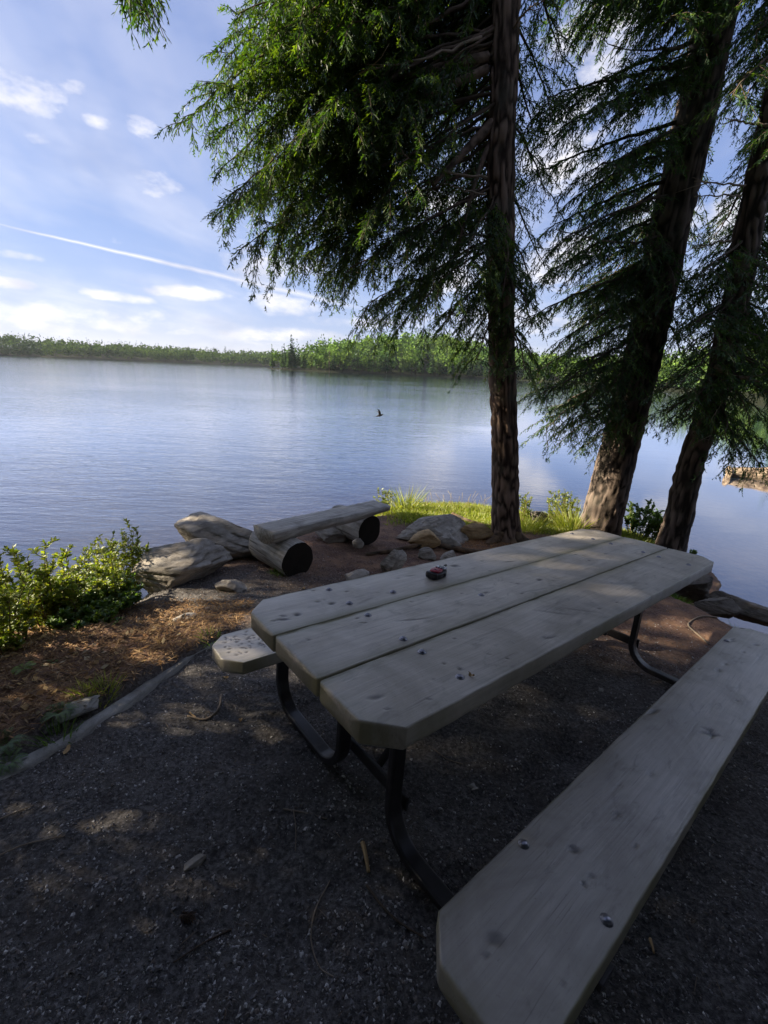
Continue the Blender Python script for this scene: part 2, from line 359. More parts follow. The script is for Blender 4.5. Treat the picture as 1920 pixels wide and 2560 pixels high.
M_DRIFT = mat('bleached_driftwood', lambda t: pbsdf(t, t.mix(t.smooth(t.noise(t.mapping(obc(t), (1, 9, 9)), 1.6, 6, 0.65), 0.38, 0.66), (0.12, 0.085, 0.06), (0.46, 0.36, 0.25)), 0.85, 0.2, t.noise(t.mapping(obc(t), (1, 9, 9)), 3, 5), 0.8, 0.03))
M_PALE = mat('pale_dry_leaf', lambda t: pbsdf(t, t.mix(t.noise(obc(t), 40, 3), (0.30, 0.28, 0.24), (0.5, 0.47, 0.42)), 0.85, 0.2))
M_BIRCH = mat('birch_bark', lambda t: pbsdf(t, (0.34, 0.33, 0.29), 0.8, 0.2))
M_SNAG = mat('dead_tree_wood', lambda t: pbsdf(t, (0.23, 0.16, 0.13), 0.9, 0.1))
M_FTRUNK = mat('far_trunk', lambda t: pbsdf(t, (0.07, 0.055, 0.045), 0.9, 0.1))

# ---------------------------------------------------------------- the lie of the land
TCX, TCY, TYAW, TU, TV = 0.8084, 1.9456, radians(50.694), -0.0858, 0.058
GX, GY = TU * sin(TYAW) + TV * cos(TYAW), TU * cos(TYAW) - TV * sin(TYAW)
WATER = -0.78
SHORE = np.array([(-300, -60), (-60, -2), (-16, 7.6), (-10.5, 8.2), (-8.3, 7.4), (-6.4, 5.2), (-5.0, 3.7), (-3.7, 2.75), (-3.15, 2.85), (-2.75, 3.4), (-2.55, 4.3), (-2.35, 5.1), (-1.65, 5.9), (-0.8, 6.7), (0.0, 7.6),
                  (0.75, 8.25), (1.7, 8.35), (2.7, 8.0), (3.6, 7.75), (4.45, 7.0), (4.9, 6.1), (4.6, 5.2), (3.95, 4.5), (3.75, 4.0), (4.0, 3.45), (4.7, 2.9), (6.2, 2.0), (9, 0.4), (20, -6), (60, -24), (300, -200), (300, -900), (-300, -900)], float)
def sdist(x, y, poly):
    """signed distance, positive inside the polygon"""
    x = np.asarray(x, float); y = np.asarray(y, float)
    d = np.full(x.shape, 1e18); ins = np.zeros(x.shape, bool); n = len(poly)
    for i in range(n):
        (x0, y0), (x1, y1) = poly[i], poly[(i + 1) % n]
        ex, ey = x1 - x0, y1 - y0; t = np.clip(((x - x0) * ex + (y - y0) * ey) / (ex * ex + ey * ey), 0, 1)
        d = np.minimum(d, (x - x0 - t * ex) ** 2 + (y - y0 - t * ey) ** 2)
        c = ((y0 > y) != (y1 > y)) & (x < ex * (y - y0) / (ey if abs(ey) > 1e-12 else 1e-12) + x0); ins ^= c
    return np.where(ins, 1, -1) * np.sqrt(d)
LEDGE = np.array([(-1.02, 2.42), (-1.13, 2.22), (-1.22, 1.92), (-1.29, 1.66), (-1.36, 1.42), (-1.52, 1.20), (-1.75, 1.0)])
def ledge_side(x, y):
    """metres to the left (lake side) of the stone edging"""
    a, b = np.array([-1.75, 1.0]), np.array([-1.05, 2.4]); d = (b - a) / np.linalg.norm(b - a)
    return -((x - a[0]) * d[1] - (y - a[1]) * d[0])
def gz(x, y, detail=True):
    x = np.asarray(x, float); y = np.asarray(y, float)
    s = sdist(x, y, SHORE)
    pl = GX * (np.clip(x, -8, 8) - TCX) + GY * (np.clip(y, -6, 9) - TCY)
    pl = pl + 0.03 * np.clip(-y - 4, 0, 400)
    ls = ledge_side(x, y); ey = sstep(y, 0.2, 0.9) * (1 - sstep(y, 2.35, 2.75))
    pl = pl + 0.075 * sstep(ls, -0.03, 0.06) * ey - 0.10 * sstep(ls, 0.35, 1.4) * sstep(y, 0.3, 1.2) * (1 - sstep(y, 2.6, 3.6))
    hx, hy = 1.02, 1.62; pl = pl - 0.035 * np.exp(-(((x - hx) / 0.13) ** 2 + ((y - hy) / 0.10) ** 2)) + 0.02 * np.exp(-(((x - hx) ** 2 + (y - hy) ** 2) ** 0.5 - 0.22) ** 2 / 0.006)
    pl = pl - 0.02 * np.exp(-(((x - 0.35) / 0.5) ** 2 + ((y - 1.2) / 0.35) ** 2))
    n1 = fbm(P2(x, y, 0.9), 3, 5) - 0.5
    pl = pl + 0.07 * n1 * sstep(np.abs(s), 0.2, 2)
    bank = WATER + 0.03 + (pl - WATER - 0.03) * sstep(s, -0.05, 0.75 + 0.5 * fbm(P2(x, y, 1.3), 2, 9))
    und = WATER - 0.02 - 0.19 * np.clip(-s, 0, 5) - 0.05 * np.clip(-s - 5, 0, 60) + 0.10 * (fbm(P2(x, y, 1.6), 3, 11) - 0.5)
    z = np.where(s > 0, bank, np.minimum(und, WATER - 0.01))
    if detail:
        near = np.exp(-(np.hypot(x, y - 2) / 9) ** 2)
        z = z + near * (0.045 * (fbm(P2(x, y, 5.5), 3, 21) - 0.5) + 0.028 * (fbm(P2(x, y, 17), 2, 22) - 0.5))
    return z
def gz1(x, y): return float(gz(np.array([x]), np.array([y]))[0])
def hitg(px, py, up=0.0):
    """where a sight line meets the ground"""
    d = ray(px, py); t = 0.6
    for _ in range(60):
        P = np.array([0, 0, CAMZ]) + d * t; z = gz1(P[0], P[1]) + up
        t += (P[2] - z) * 0.6 / max(0.15, -d[2] + 0.1)
    return np.array([0, 0, CAMZ]) + d * t
def axis(lo, hi, step, far, g=1.33):
    a = list(np.arange(lo, hi, step)); s = step; x = a[-1]
    while x < far: s *= g; x += s; a.append(x)
    s = step; x = lo; pre = []
    while x > -far: s *= g; x -= s; pre.append(x)
    return np.array(pre[::-1] + a)
def grid(xs, ys):
    X, Y = np.meshgrid(xs, ys); nx, ny = len(xs), len(ys); i = np.arange(ny - 1)[:, None] * nx + np.arange(nx - 1)[None]
    return X.ravel(), Y.ravel(), np.stack([i, i + 1, i + 1 + nx, i + nx], -1).reshape(-1, 4)
gxs = axis(-3.4, 5.0, 0.034, 1100); gys = axis(-0.2, 8.6, 0.034, 1100)
X, Y, Q = grid(gxs, gys); Z = gz(X, Y); S = sdist(X, Y, SHORE)
# zones: red = gravel, green = grassy, blue = under water or wet
wob = 0.5 * (fbm(P2(X, Y, 1.7), 3, 31) - 0.5)
grav = (1 - sstep(ledge_side(X, Y) + wob * 0.3, -0.05, 0.12) * (1 - sstep(Y, 2.4, 3.0))) * (1 - sstep(Y + 0.35 * X + wob, 2.7, 3.9))
grass = sstep(Y + wob * 1.2, 5.6, 6.2) * sstep(X + 0.5 * (Y - 5) + wob, 0.6, 1.2)
grass = np.maximum(grass, 0.0)
wet = 1 - sstep(S, -0.1, 0.12)
def f_ground(t):
    o = obc(t); zc = t.n('SeparateXYZ', {0: vcol(t)}) if False else t.n('SeparateColor', {0: vcol(t)})
    n1 = t.noise(o, 55, 5, 0.7); n2 = t.noise(o, 4.5, 5, 0.6); n3 = t.noise(o, 160, 3, 0.7)
    soil = t.mix(t.smooth(n1, 0.35, 0.7), (0.095, 0.056, 0.042), (0.25, 0.16, 0.122)); soil = t.mix(t.smooth(n2, 0.42, 0.65, 0, 0.75), soil, (0.30, 0.18, 0.11))
    gr = t.mix(t.smooth(n1, 0.36, 0.7), (0.052, 0.048, 0.045), (0.20, 0.187, 0.177)); gr = t.mix(t.smooth(n2, 0.45, 0.7, 0, 0.6), gr, (0.10, 0.085, 0.072)); gr = t.mix(t.smooth(n3, 0.64, 0.8, 0, 0.7), gr, (0.36, 0.34, 0.32))
    gs = t.mix(t.smooth(n2, 0.3, 0.7), (0.045, 0.045, 0.015), (0.085, 0.075, 0.03))
    vor = t.n('TexVoronoi', {'Vector': o, 'Scale': 5.5}); bed = t.mix(t.smooth(n2, 0.3, 0.7), (0.18, 0.125, 0.075), (0.42, 0.31, 0.20)); bed = t.mix(t.smooth(vor.outputs['Distance'], 0.05, 0.6, 0.6, 0), bed, (0.05, 0.042, 0.034))
    c = t.mix(zc.outputs[0], soil, gr); c = t.mix(zc.outputs[1], c, gs); c = t.mix(zc.outputs[2], c, bed)
    return pbsdf(t, c, 0.92, 0.2, t.m('ADD', n1, t.m('MULTIPLY', n3, 0.4)), 0.9, 0.012)
M_GROUND = mat('gravel_and_soil', f_ground)
ground = mesh_np('ground', np.stack([X, Y, Z], -1), Q, M_GROUND, np.stack([grav * (1 - wet), grass * (1 - wet), wet], -1))
tag(ground, 'dark gravel and brown soil sloping down to the lake shore', kind='structure')

# ---------------------------------------------------------------- the lake
xs = axis(-9, 9, 0.16, 1100, 1.3); ys = axis(0.5, 13, 0.16, 1100, 1.3)
X, Y, Q = grid(xs, ys); dep = np.clip(WATER - gz(X, Y, False), 0, 5)
def f_water(t):
    o = obc(t); dp = t.n('Attribute', attribute_name='depth').outputs['Fac']; sx = t.n('SeparateXYZ', {0: o})
    r1 = t.noise(t.mapping(o, (2.1, 7.5, 1), (0, 0, radians(-34))), 1.15, 4, 0.55, 0.6)
    r2 = t.noise(t.mapping(o, (0.55, 1.9, 1), (0, 0, radians(-18))), 0.9, 4, 0.55, 0.4)
    big = t.noise(t.mapping(o, (0.05, 0.11, 1), (0, 0, 0.5), (2.0, 1.0, 0)), 1.0, 3, 0.5, 0.5)
    calm = t.smooth(t.m('ADD', t.m('SUBTRACT', sx.outputs[0], t.m('MULTIPLY', sx.outputs[1], 0.25)), t.m('MULTIPLY', t.m('SUBTRACT', big, 0.5), 14)), -5.0, 2.5, 1.0, 0.10)
    calm = t.m('MAXIMUM', calm, t.smooth(sx.outputs[1], 18, 60, 0, 0.55))
    amp = t.m('MULTIPLY', calm, t.smooth(big, 0.3, 0.7, 0.55, 1.0))
    h = t.m('MULTIPLY', t.m('ADD', t.m('MULTIPLY', r1, 0.35), t.m('MULTIPLY', r2, 0.75)), amp)
    nrm = t.n('Bump', {'Height': h, 'Strength': 0.8, 'Distance': 0.05}).outputs[0]
    fr = t.n('Fresnel', {'IOR': 1.33, 'Normal': nrm}).outputs[0]
    fac = t.m('MINIMUM', t.m('ADD', t.m('MULTIPLY', fr, 1.7), 0.12), 0.93)
    deep = t.n('BsdfDiffuse', {'Color': (0.020, 0.032, 0.052, 1)})
    tr = t.n('BsdfTransparent', {'Color': (0.80, 0.74, 0.60, 1)})
    body = t.n('MixShader', {0: t.smooth(dp, 0.05, 1.7, 0.0, 1.0), 1: tr, 2: deep})
    gl = t.n('BsdfGlossy', {'Color': (0.95, 0.96, 1.0, 1), 'Roughness': 0.045, 'Normal': nrm})
    return t.n('MixShader', {0: fac, 1: body, 2: gl})
M_WATER = mat('lake_water', f_water)
lake = mesh_np('lake_water', np.stack([X, Y, np.full_like(X, WATER)], -1), Q, M_WATER, attr={'depth': dep})
tag(lake, 'blue lake with light ripples reflecting the cloudy sky', kind='structure')

# ---------------------------------------------------------------- far shores
PEN = np.array([(-86, 305), (-70, 283), (-40, 268), (-10, 272), (25, 290), (65, 300), (100, 288), (112, 240), (100, 170), (76, 112), (52, 64), (41, 40), (44, 12), (60, 0), (420, 0), (420, 620), (60, 620), (-30, 430), (-70, 345)], float)
FARL = np.array([(-900, 60), (-640, 150), (-470, 330), (-395, 420), (-330, 490), (-270, 560), (-190, 610), (-100, 640), (60, 660), (60, 1000), (-1000, 1000)], float)
def hz(x, y, poly, top, run, seed):
    s = sdist(x, y, poly)
    return np.where(s > 0, WATER + 0.1 + 0.5 * sstep(s, 0, 3) + top * sstep(s, 2, run) * (0.65 + 0.7 * fbm(P2(x, y, 0.008), 3, seed)), WATER - 1.2)
M_HILL = mat('forest_floor', lambda t: pbsdf(t, t.mix(t.noise(obc(t), 0.3, 4), (0.014, 0.017, 0.009), (0.024, 0.028, 0.013)), 0.95, 0.1))
def PENH(x, y):
    return hz(x, y, PEN, 1.0, 130, 41) * 1.0 + (sdist(x, y, PEN) > 0) * 20 * sstep(sdist(x, y, PEN), 4, 90) * np.exp(-((np.asarray(x, float) - 10) / 95.0) ** 2) + 0
def FARH(x, y): return hz(x, y, FARL, 8.0, 120, 43)
for nm, fn, x0, x1, y0, y1, st, lb in (('hill', PENH, -100, 420, 0, 620, 6, 'wooded hill on the far point of the lake'), ('hill', FARH, -1000, 64, 50, 1000, 14, 'low wooded hills along the distant left shore')):
    X, Y, Q = grid(np.arange(x0, x1, st), np.arange(y0, y1, st))
    o = mesh_np(nm, np.stack([X, Y, fn(X, Y)], -1), Q, M_HILL); tag(o, lb, kind='structure')

# ---------------------------------------------------------------- the air over the lake
hb = np.array([(x, y, z) for x in (-1900, 1900) for y in (-1900, 1900) for z in (-7, 70)], float)
haze = mesh_np('haze', hb, np.array([(0, 1, 3, 2), (4, 6, 7, 5), (0, 4, 5, 1), (2, 3, 7, 6), (0, 2, 6, 4), (1, 5, 7, 3)]), None, None, False)
mh = bpy.data.materials.new('thin_haze'); mh.use_nodes = True; mh.node_tree.nodes.clear(); th_ = NT(mh.node_tree)
vp = th_.n('VolumePrincipled', {'Color': (0.78, 0.88, 1.0, 1), 'Density': 0.00009, 'Anisotropy': 0.2}); th_.n('OutputMaterial', {'Volume': vp})
haze.data.materials.append(mh); tag(haze, 'thin pale summer haze over the lake', kind='stuff')
# ---------------------------------------------------------------- far forest
rng = np.random.default_rng(11)
def rand_unit(n):
    v = rng.normal(size=(n, 3)); return nz(v)
def proto_conifer(n, wide=0.15, ragged=0.3, big=1.0):
    z = 0.10 + 0.90 * (1 - np.sqrt(rng.random(n))) ; z = np.clip(z, 0.08, 0.985); a = rng.random(n) * 2 * pi
    r = wide * (1 - z) ** 0.85 * (1 - ragged * rng.random(n)); rad = np.stack([np.cos(a), np.sin(a), 0 * a], -1)
    B = rad * (r * 0.25)[:, None] + np.stack([0 * z, 0 * z, z + 0.02], -1); D = nz(rad + np.array([0, 0, -0.45]) + 0.25 * rng.normal(size=(n, 3)))
    Ln = (r * 0.95 + 0.025) * big; Wd = (0.035 + 0.05 * (1 - z)) * big; V, Q = kites(B, D, Ln, Wd, nz(np.array([0, 0, 1.]) + 0.6 * rand_unit(n)))
    # a spire
    k = 6; B2 = np.zeros((k, 3)); B2[:, 2] = 0.93; V2, Q2 = kites(B2, nz(np.stack([0.25 * rng.normal(size=k), 0.25 * rng.normal(size=k), np.ones(k)], -1)), np.full(k, .08), np.full(k, .018), rand_unit(k))
    c = np.concatenate([np.repeat(0.75 + 0.5 * rng.random(n), 4), np.full(len(V2), 1.0)])
    return np.concatenate([V, V2]), np.concatenate([Q, Q2 + len(V)]), c
def proto_broad(n, wide=0.26, big=1.0):
    k = 8; lc = np.stack([rng.normal(0, wide * 0.42, k), rng.normal(0, wide * 0.42, k), 0.35 + 0.48 * rng.random(k)], -1); lr = 0.10 + 0.09 * rng.random(k)
    i = rng.integers(0, k, n); u = rand_unit(n); B = lc[i] + u * (lr[i] * (0.75 + 0.3 * rng.random(n)))[:, None]
    D = nz(np.cross(u, rand_unit(n)) + 0.2 * u); V, Q = kites(B, D, np.full(n, 0.10 * big), np.full(n, 0.08 * big), nz(u + 0.5 * rand_unit(n)))
    return V, Q, np.repeat(0.72 + 0.55 * rng.random(n), 4)
G_CON = [(0.050, 0.092, 0.034), (0.038, 0.076, 0.032), (0.075, 0.118, 0.036), (0.056, 0.100, 0.030)]
G_BRO = [(0.105, 0.180, 0.034), (0.125, 0.200, 0.040), (0.090, 0.160, 0.036), (0.135, 0.205, 0.050), (0.080, 0.145, 0.034)]
def forest(name, pts, hs, kinds, ncon, nbro, zf, label, big=1.0, dim=1.0):
    acc = Acc(); PC = [proto_conifer(ncon, big=big) for _ in range(5)]; PB = [proto_broad(nbro, big=big) for _ in range(5)]
    zs = zf(pts[:, 0], pts[:, 1])
    for gi, (protos, flag) in enumerate(((PC, 0), (PB, 1))):
        for j, (V, Q, c) in enumerate(protos):
            idx = np.where((kinds == flag) & (np.arange(len(pts)) % 5 == j))[0]
            if not len(idx): continue
            th = rng.random(len(idx)) * 2 * pi; wv = 0.85 + 0.4 * rng.random(len(idx))
            R = hs[idx][:, None, None]; co, si = np.cos(th)[:, None], np.sin(th)[:, None]
            x = (V[None, :, 0] * co - V[None, :, 1] * si) * wv[:, None]; y = (V[None, :, 0] * si + V[None, :, 1] * co) * wv[:, None]
            W = np.stack([x, y, np.broadcast_to(V[None, :, 2], x.shape)], -1) * R + np.stack([pts[idx, 0], pts[idx, 1], zs[idx] - 0.2], -1)[:, None]
            pal = np.array(G_CON if flag == 0 else G_BRO); base = pal[rng.integers(0, len(pal), len(idx))] * (0.8 + 0.4 * rng.random((len(idx), 1))) * dim
            C = base[:, None] * c[None, :, None]
            QQ = Q[None] + (np.arange(len(idx)) * len(V))[:, None, None]
            acc.add(W.reshape(-1, 3), QQ.reshape(-1, 4), None, C.reshape(-1, 3))
    o = acc.build(name, M_FAR, None, False); tag(o, label, 'forest', kind='stuff'); return o
def sample(poly, x0, x1, y0, y1, n, smax, smin=2.0, bias=1.0):
    p = np.stack([x0 + (x1 - x0) * rng.random(n), y0 + (y1 - y0) * rng.random(n)], -1); s = sdist(p[:, 0], p[:, 1], poly)
    a = np.degrees(np.arctan2(p[:, 0], p[:, 1]))
    k = (s > smin) & (s < smax) & (a > -47) & (a < 50) & (rng.random(n) < 1 - bias * np.clip(s / smax, 0, 1) * 0.6)
    return p[k], s[k]
pts, s = sample(PEN, -90, 330, 5, 460, 26000, 125, 9.0); d = np.hypot(pts[:, 0], pts[:, 1]); keep = rng.random(len(pts)) < np.clip(0.16 + 20 / d, 0, 0.55)
pts, s, d = pts[keep], s[keep], d[keep]
kinds = (rng.random(len(pts)) < np.where(s < 25, 0.30, 0.62)).astype(int)
hs = (13.0 + 5.0 * rng.random(len(pts))) * np.where(kinds == 0, 0.92 + 0.38 * rng.random(len(pts)), 0.98) * np.where(d < 160, 0.82, 1) * np.clip(0.78 + s / 100, 0, 1.0)
forest('far_forest', pts, hs, kinds, 80, 95, PENH, 'dense mixed forest covering the hill on the far point', 1.15, 1.3)
pts, s = sample(FARL, -900, 60, 100, 900, 34000, 150, 0.5, 0.9); keep = rng.random(len(pts)) < np.where(s < 18, 1.0, 0.5); pts, s = pts[keep], s[keep]
kinds = (fbm(P2(pts[:, 0], pts[:, 1], 0.02), 3, 77) + 0.25 * rng.random(len(pts)) > 0.60).astype(int)
hs = (11.0 + 5.0 * rng.random(len(pts))) * np.where(kinds == 0, 0.92 + 0.36 * rng.random(len(pts)), 0.95)
forest('distant_forest', pts, hs, kinds, 17, 18, FARH, 'hazy line of distant forest along the left shore', 2.1, 0.62)

def far_tree(name, kind, hgt, colr, dens=1.0):
    root = empty(name)
    V, Q, c = (proto_conifer(int(170 * dens), 0.16) if kind == 'c' else proto_broad(int(190 * dens)))
    mesh_np('crown', V * hgt, Q, M_FAR, np.array(colr)[None] * c[:, None], False, root)
    tv, tq, tt = tube([(0, 0, -0.3), (0, 0, hgt * 0.5), (0, 0, hgt * 0.95)], [hgt * 0.012, hgt * 0.008, hgt * 0.002], 6)
    mesh_np('trunk', tv, [tq, tt], M_FTRUNK, None, True, root)
    return root
PROT = [far_tree('shoreline_conifer', 'c', 1.0 * h, G_CON[i % 4]) for i, h in enumerate((16, 14.5, 17, 13))] + [far_tree('shoreline_broadleaf_tree', 'b', h, G_BRO[i]) for i, h in enumerate((14, 13, 15, 12, 10))]
used = set(); front = []
for i in range(len(PEN) - 1):
    a, b = PEN[i], PEN[i + 1]
    if i > 7: break
    L = np.linalg.norm(b - a); nn = np.array([-(b - a)[1], (b - a)[0]]) / L
    for k in range(int(L / 4.2)):
        q = a + (b - a) * (k + rng.random()) / max(1, int(L / 4.2)); inn = 2.5 + 6.0 * rng.random()
        for sg in (1, -1):
            c = q + nn * inn * sg
            if sdist(c[:1], c[1:], PEN)[0] > 1.5: front.append(c); break
for k, c in enumerate(front):
    j = int(rng.integers(0, 4)) if rng.random() < 0.62 else int(rng.integers(4, 9))
    o = PROT[j] if j not in used else copy_tree(PROT[j]); used.add(j)
    o.location = (c[0], c[1], float(PENH(c[:1], c[1:])[0])); o.rotation_euler = (0, 0, rng.random() * 6.28); s_ = 0.72 + 0.38 * rng.random(); o.scale = (s_, s_, s_)
    if j < 4: tag(o, 'dark green conifer at the waterline of the far point', 'tree', 'conifers lining the far point')
    else: tag(o, 'light green broadleaf tree at the waterline of the far point', 'tree', 'broadleaf trees lining the far point')
for j, o in enumerate(PROT):
    if j not in used:
        for ch in list(o.children): bpy.data.objects.remove(ch)
        bpy.data.objects.remove(o)
def put_far(o, azd, dist, label, cat='tree', zf=PENH):
    a = radians(azd); x, y = dist * sin(a), dist * cos(a); o.location = (x, y, float(zf(np.array([x]), np.array([y]))[0])); tag(o, label, cat)
put_far(far_tree('tall_spruce', 'c', 20.5, G_CON[1], 2.0), -12.4, 291, 'tallest dark spruce rising above the tip of the far point')
for azd, hh, lb in ((3.5, 18, 'left one of the tall pines on the far ridge line'), (4.6, 19.5, 'highest of the tall pines standing on the far ridge'), (6.0, 18, 'right one of the tall pines on the far ridge line')):
    put_far(far_tree('ridge_pine', 'c', hh, G_CON[2], 1.2), azd, 372, lb)
put_far(far_tree('pointed_spruce', 'c', 15.5, G_CON[0], 1.5), -6.6, 300, 'narrow spruce just right of the tip of the far point')
def bare(name, hgt, mt, azd, dist, lb, lean=0.0):
    root = empty(name); tv, tq, tt = tube([(0, 0, -0.3), (lean * 0.4, 0, hgt * 0.5), (lean, 0, hgt)], [0.11, 0.09, 0.03], 6); mesh_np('trunk', tv, [tq, tt], mt, None, True, root)
    for k in range(9):
        z = hgt * (0.35 + 0.06 * k); a = k * 2.4; l = 1.9 * (1 - 0.07 * k); x0 = lean * z / hgt
        tv, tq, tt = tube([(x0, 0, z), (x0 + l * cos(a), l * sin(a), z + 0.5)], [0.09, 0.03], 5); mesh_np('branch', tv, [tq, tt], mt, None, True, root)
    put_far(root, azd, dist, lb)
bare('dead_snag', 13, M_SNAG, -7.8, 271, 'reddish brown dead tree on the far point')
bare('white_birch', 9.0, M_BIRCH, -0.5, 286, 'pale bare birch trunk leaning among the far shoreline trees', -1.2)

# ---------------------------------------------------------------- hemlocks
class Tree:
    def __init__(s, name, label, trunk_pts, rads, group=None, bark=M_BARK, mat_leaf=M_NEEDLE, seed=1, flare=0.55, detail=True, tint=(1, 1, 1), nside=5):
        s.nside = nside
        s.rng = np.random.default_rng(seed); s.path = np.asarray(trunk_pts, float); s.base = s.path[0].copy(); s.tint = np.array(tint)
        s.root = empty(name, s.base); tag(s.root, label, 'tree', group)
        s.leafV = []; s.leafC = []; s.wood = Acc(); s.rads = np.asarray(rads, float); s.mat_leaf = mat_leaf
        zs = s.path[:, 2]
        n = int((zs[-1] - zs[0]) / (0.028 if detail else 0.25)); ns = 66 if detail else 12
        P = spline(s.path, n); z = P[:, 2] - P[0, 2]; R = np.interp(P[:, 2], zs, s.rads)
        th = np.linspace(0, 2 * pi, ns, endpoint=False); C, Sn = np.cos(th)[None], np.sin(th)[None]
        lob = 0.5 + 0.5 * np.cos(th * 4 + seed)[None] ** 2 + 0.35 * np.cos(th * 3 + 2 * seed)[None]
        rr = R[:, None] * (1 + flare * np.exp(-np.clip(z + 0.06, 0, 9)[:, None] / 0.13) * lob + 0.10 * np.exp(-z[:, None] / 0.7))
        rr = rr * (1 + 0.05 * (fbm(np.stack([C + 0 * rr, Sn + 0 * rr, z[:, None] * 0.8 + 0 * rr], -1) * 1.2, 3, seed) - 0.5) * 2)
        rel = np.zeros_like(rr)
        if detail:
            q = np.stack([C * R[:, None] / 0.042, Sn * R[:, None] / 0.042, z[:, None] / 0.17 + 0 * rr], -1)
            q = q + 1.1 * (np.stack([fbm(q * 0.5, 2, 5), fbm(q * 0.5, 2, 6), fbm(q * 0.5, 2, 7)], -1) - 0.5)
            f1 = vn(q, seed + 3); rid = 1 - np.abs(2 * f1 - 1) ** 0.8; f2 = fbm(q * 2.1, 2, seed + 4)
            rel = np.clip(1.0 - rid * 0.9 + 0.35 * (f2 - 0.5), 0, 1)
            rr = rr + 0.034 * (rel - 0.55) + 0.006 * (f2 - 0.5)
        V = np.stack([P[:, 0, None] + rr * C, P[:, 1, None] + rr * Sn, P[:, 2, None] + 0 * rr], -1).reshape(-1, 3) - s.base
        i = np.arange(n - 1)[:, None] * ns; j = np.arange(ns)[None]; k = (j + 1) % ns
        Q = np.stack([i + j, i + k, i + ns + k, i + ns + j], -1).reshape(-1, 4)
        mesh_np('trunk', V, Q, bark, None, True, s.root, attr={'relief': rel.ravel()})
        s.bark = bark; s.nb = 0
    def on_trunk(s, z):
        return np.array([np.interp(z, s.path[:, 2], s.path[:, i]) for i in range(3)])
    def foliage(s, C, T, Ls, sub=1.0, size=1.0, dens=1.0):
        """drooping sprays along a limb: C points, T tangents"""
        r = s.rng; up = np.array([0, 0, 1.])
        m = len(C); side = np.where(np.arange(m) % 2 == 0, 1.0, -1.0); S = nz(np.cross(T, up) + 1e-6)
        D = nz(T * (0.35 + 0.4 * r.random((m, 1))) + S * side[:, None] * 0.85 + up * r.normal(-0.10, 0.18, (m, 1)) + 0.12 * r.normal(size=(m, 3)))
        droop = (0.15 + 0.50 * r.random(m))
        cnt = np.maximum(3, (Ls / (0.052 / dens) * 2).astype(int)); idx = np.repeat(np.arange(m), cnt)
        u = np.concatenate([(np.arange(c) + 0.7) / c for c in cnt]) ; u = np.clip(u + 0.03 * r.normal(size=len(u)), 0.02, 1)
        sl = (u * Ls[idx])[:, None]; g = -(droop[idx] * (u ** 2) * Ls[idx])[:, None] * up
        B = C[idx] + D[idx] * sl + g; Dt = nz(D[idx] - up * (2 * droop[idx] * u)[:, None] * 0.9)
        S2 = nz(np.cross(Dt, up) + 1e-6) * np.where(np.arange(len(u)) % 2 == 0, 1.0, -1.0)[:, None]
        D2 = nz(Dt * 0.75 + S2 * 0.62 - up * (0.18 + 0.35 * r.random((len(u), 1))) + 0.22 * r.normal(size=(len(u), 3)))
        l2 = (0.075 + 0.085 * r.random(len(u))) * (1.15 - 0.5 * u) * sub * size
        n_ = len(u); N = nz(up + 0.7 * rand_unit(n_)); tip = r.random(n_) < 0.30
        base = np.array([0.036, 0.078, 0.021]) * s.tint
        bv = (0.65 + 0.6 * r.random((n_, 1))) * (0.8 + 0.4 * r.random((m, 1)))[idx]; cc = base * bv; cc[tip] = np.array([0.090, 0.142, 0.027]) * s.tint * bv[tip]
        V1, _ = kites(B, D2, l2, np.full(n_, 0.0125 * size), N, -up * (l2 * 0.22)[:, None]); s.leafV.append(V1); s.leafC.append(np.repeat(cc, 4, 0))
        SS = nz(np.cross(D2, N))
        for q_ in range(s.nside):
            f_ = (q_ + 0.6) / (s.nside + 0.6); sg_ = 1.0 if q_ % 2 == 0 else -1.0
            B3 = B + D2 * (l2 * f_)[:, None] - up * (l2 * 0.22 * f_ * f_)[:, None]; D3 = nz(D2 * 0.75 + SS * sg_ * 0.75 + 0.28 * r.normal(size=(n_, 3)) - up * 0.22)
            V2, _ = kites(B3, D3, l2 * (0.58 - 0.30 * f_) * (0.8 + 0.4 * r.random(n_)), np.full(n_, 0.0115 * size), nz(N + 0.4 * rand_unit(n_))); s.leafV.append(V2); s.leafC.append(np.repeat(cc * (0.85 + 0.3 * r.random((n_, 1))), 4, 0))
        # fine wood of each spray
        for q in range(m):
            if Ls[q] < 0.16: continue
            e = C[q] + D[q] * Ls[q] * 0.55 - up * droop[q] * 0.3 * Ls[q]; f = C[q] + D[q] * Ls[q] * 0.95 - up * droop[q] * 0.9 * Ls[q]
            v, qq, tt = tube([C[q], e, f], [0.0055 * size, 0.004 * size, 0.002], 3, False); s.wood.add(v, qq)
    def branch(s, z0, tip, arch=0.25, spl=0.55, sdens=13, bare=0.22, rad=0.028, visible=True, size=1.0, dens=1.0, start=None):
        r = s.rng; a = s.on_trunk(z0) if start is None else np.asarray(start, float); tip = np.asarray(tip, float); L = np.linalg.norm(tip - a)
        mid = a * 0.5 + tip * 0.5 + np.array([0, 0, arch * L]) + r.normal(0, 0.05 * L, 3)
        n = max(8, int(L / 0.12)); C = bez(a, mid, tip, n); C[1:-1] += 0.009 * r.normal(size=(n - 2, 3))
        v, q, t = tube(C, np.linspace(rad, 0.005, n), 7)
        if visible: mesh_np('branch', v - s.base, [q, t], s.bark, None, True, s.root, attr={'relief': np.full(len(v), 0.5)})
        else: s.wood.add(v, q, t)
        m = max(4, int(L * (1 - bare) * sdens)); tt = np.linspace(bare, 1, m)
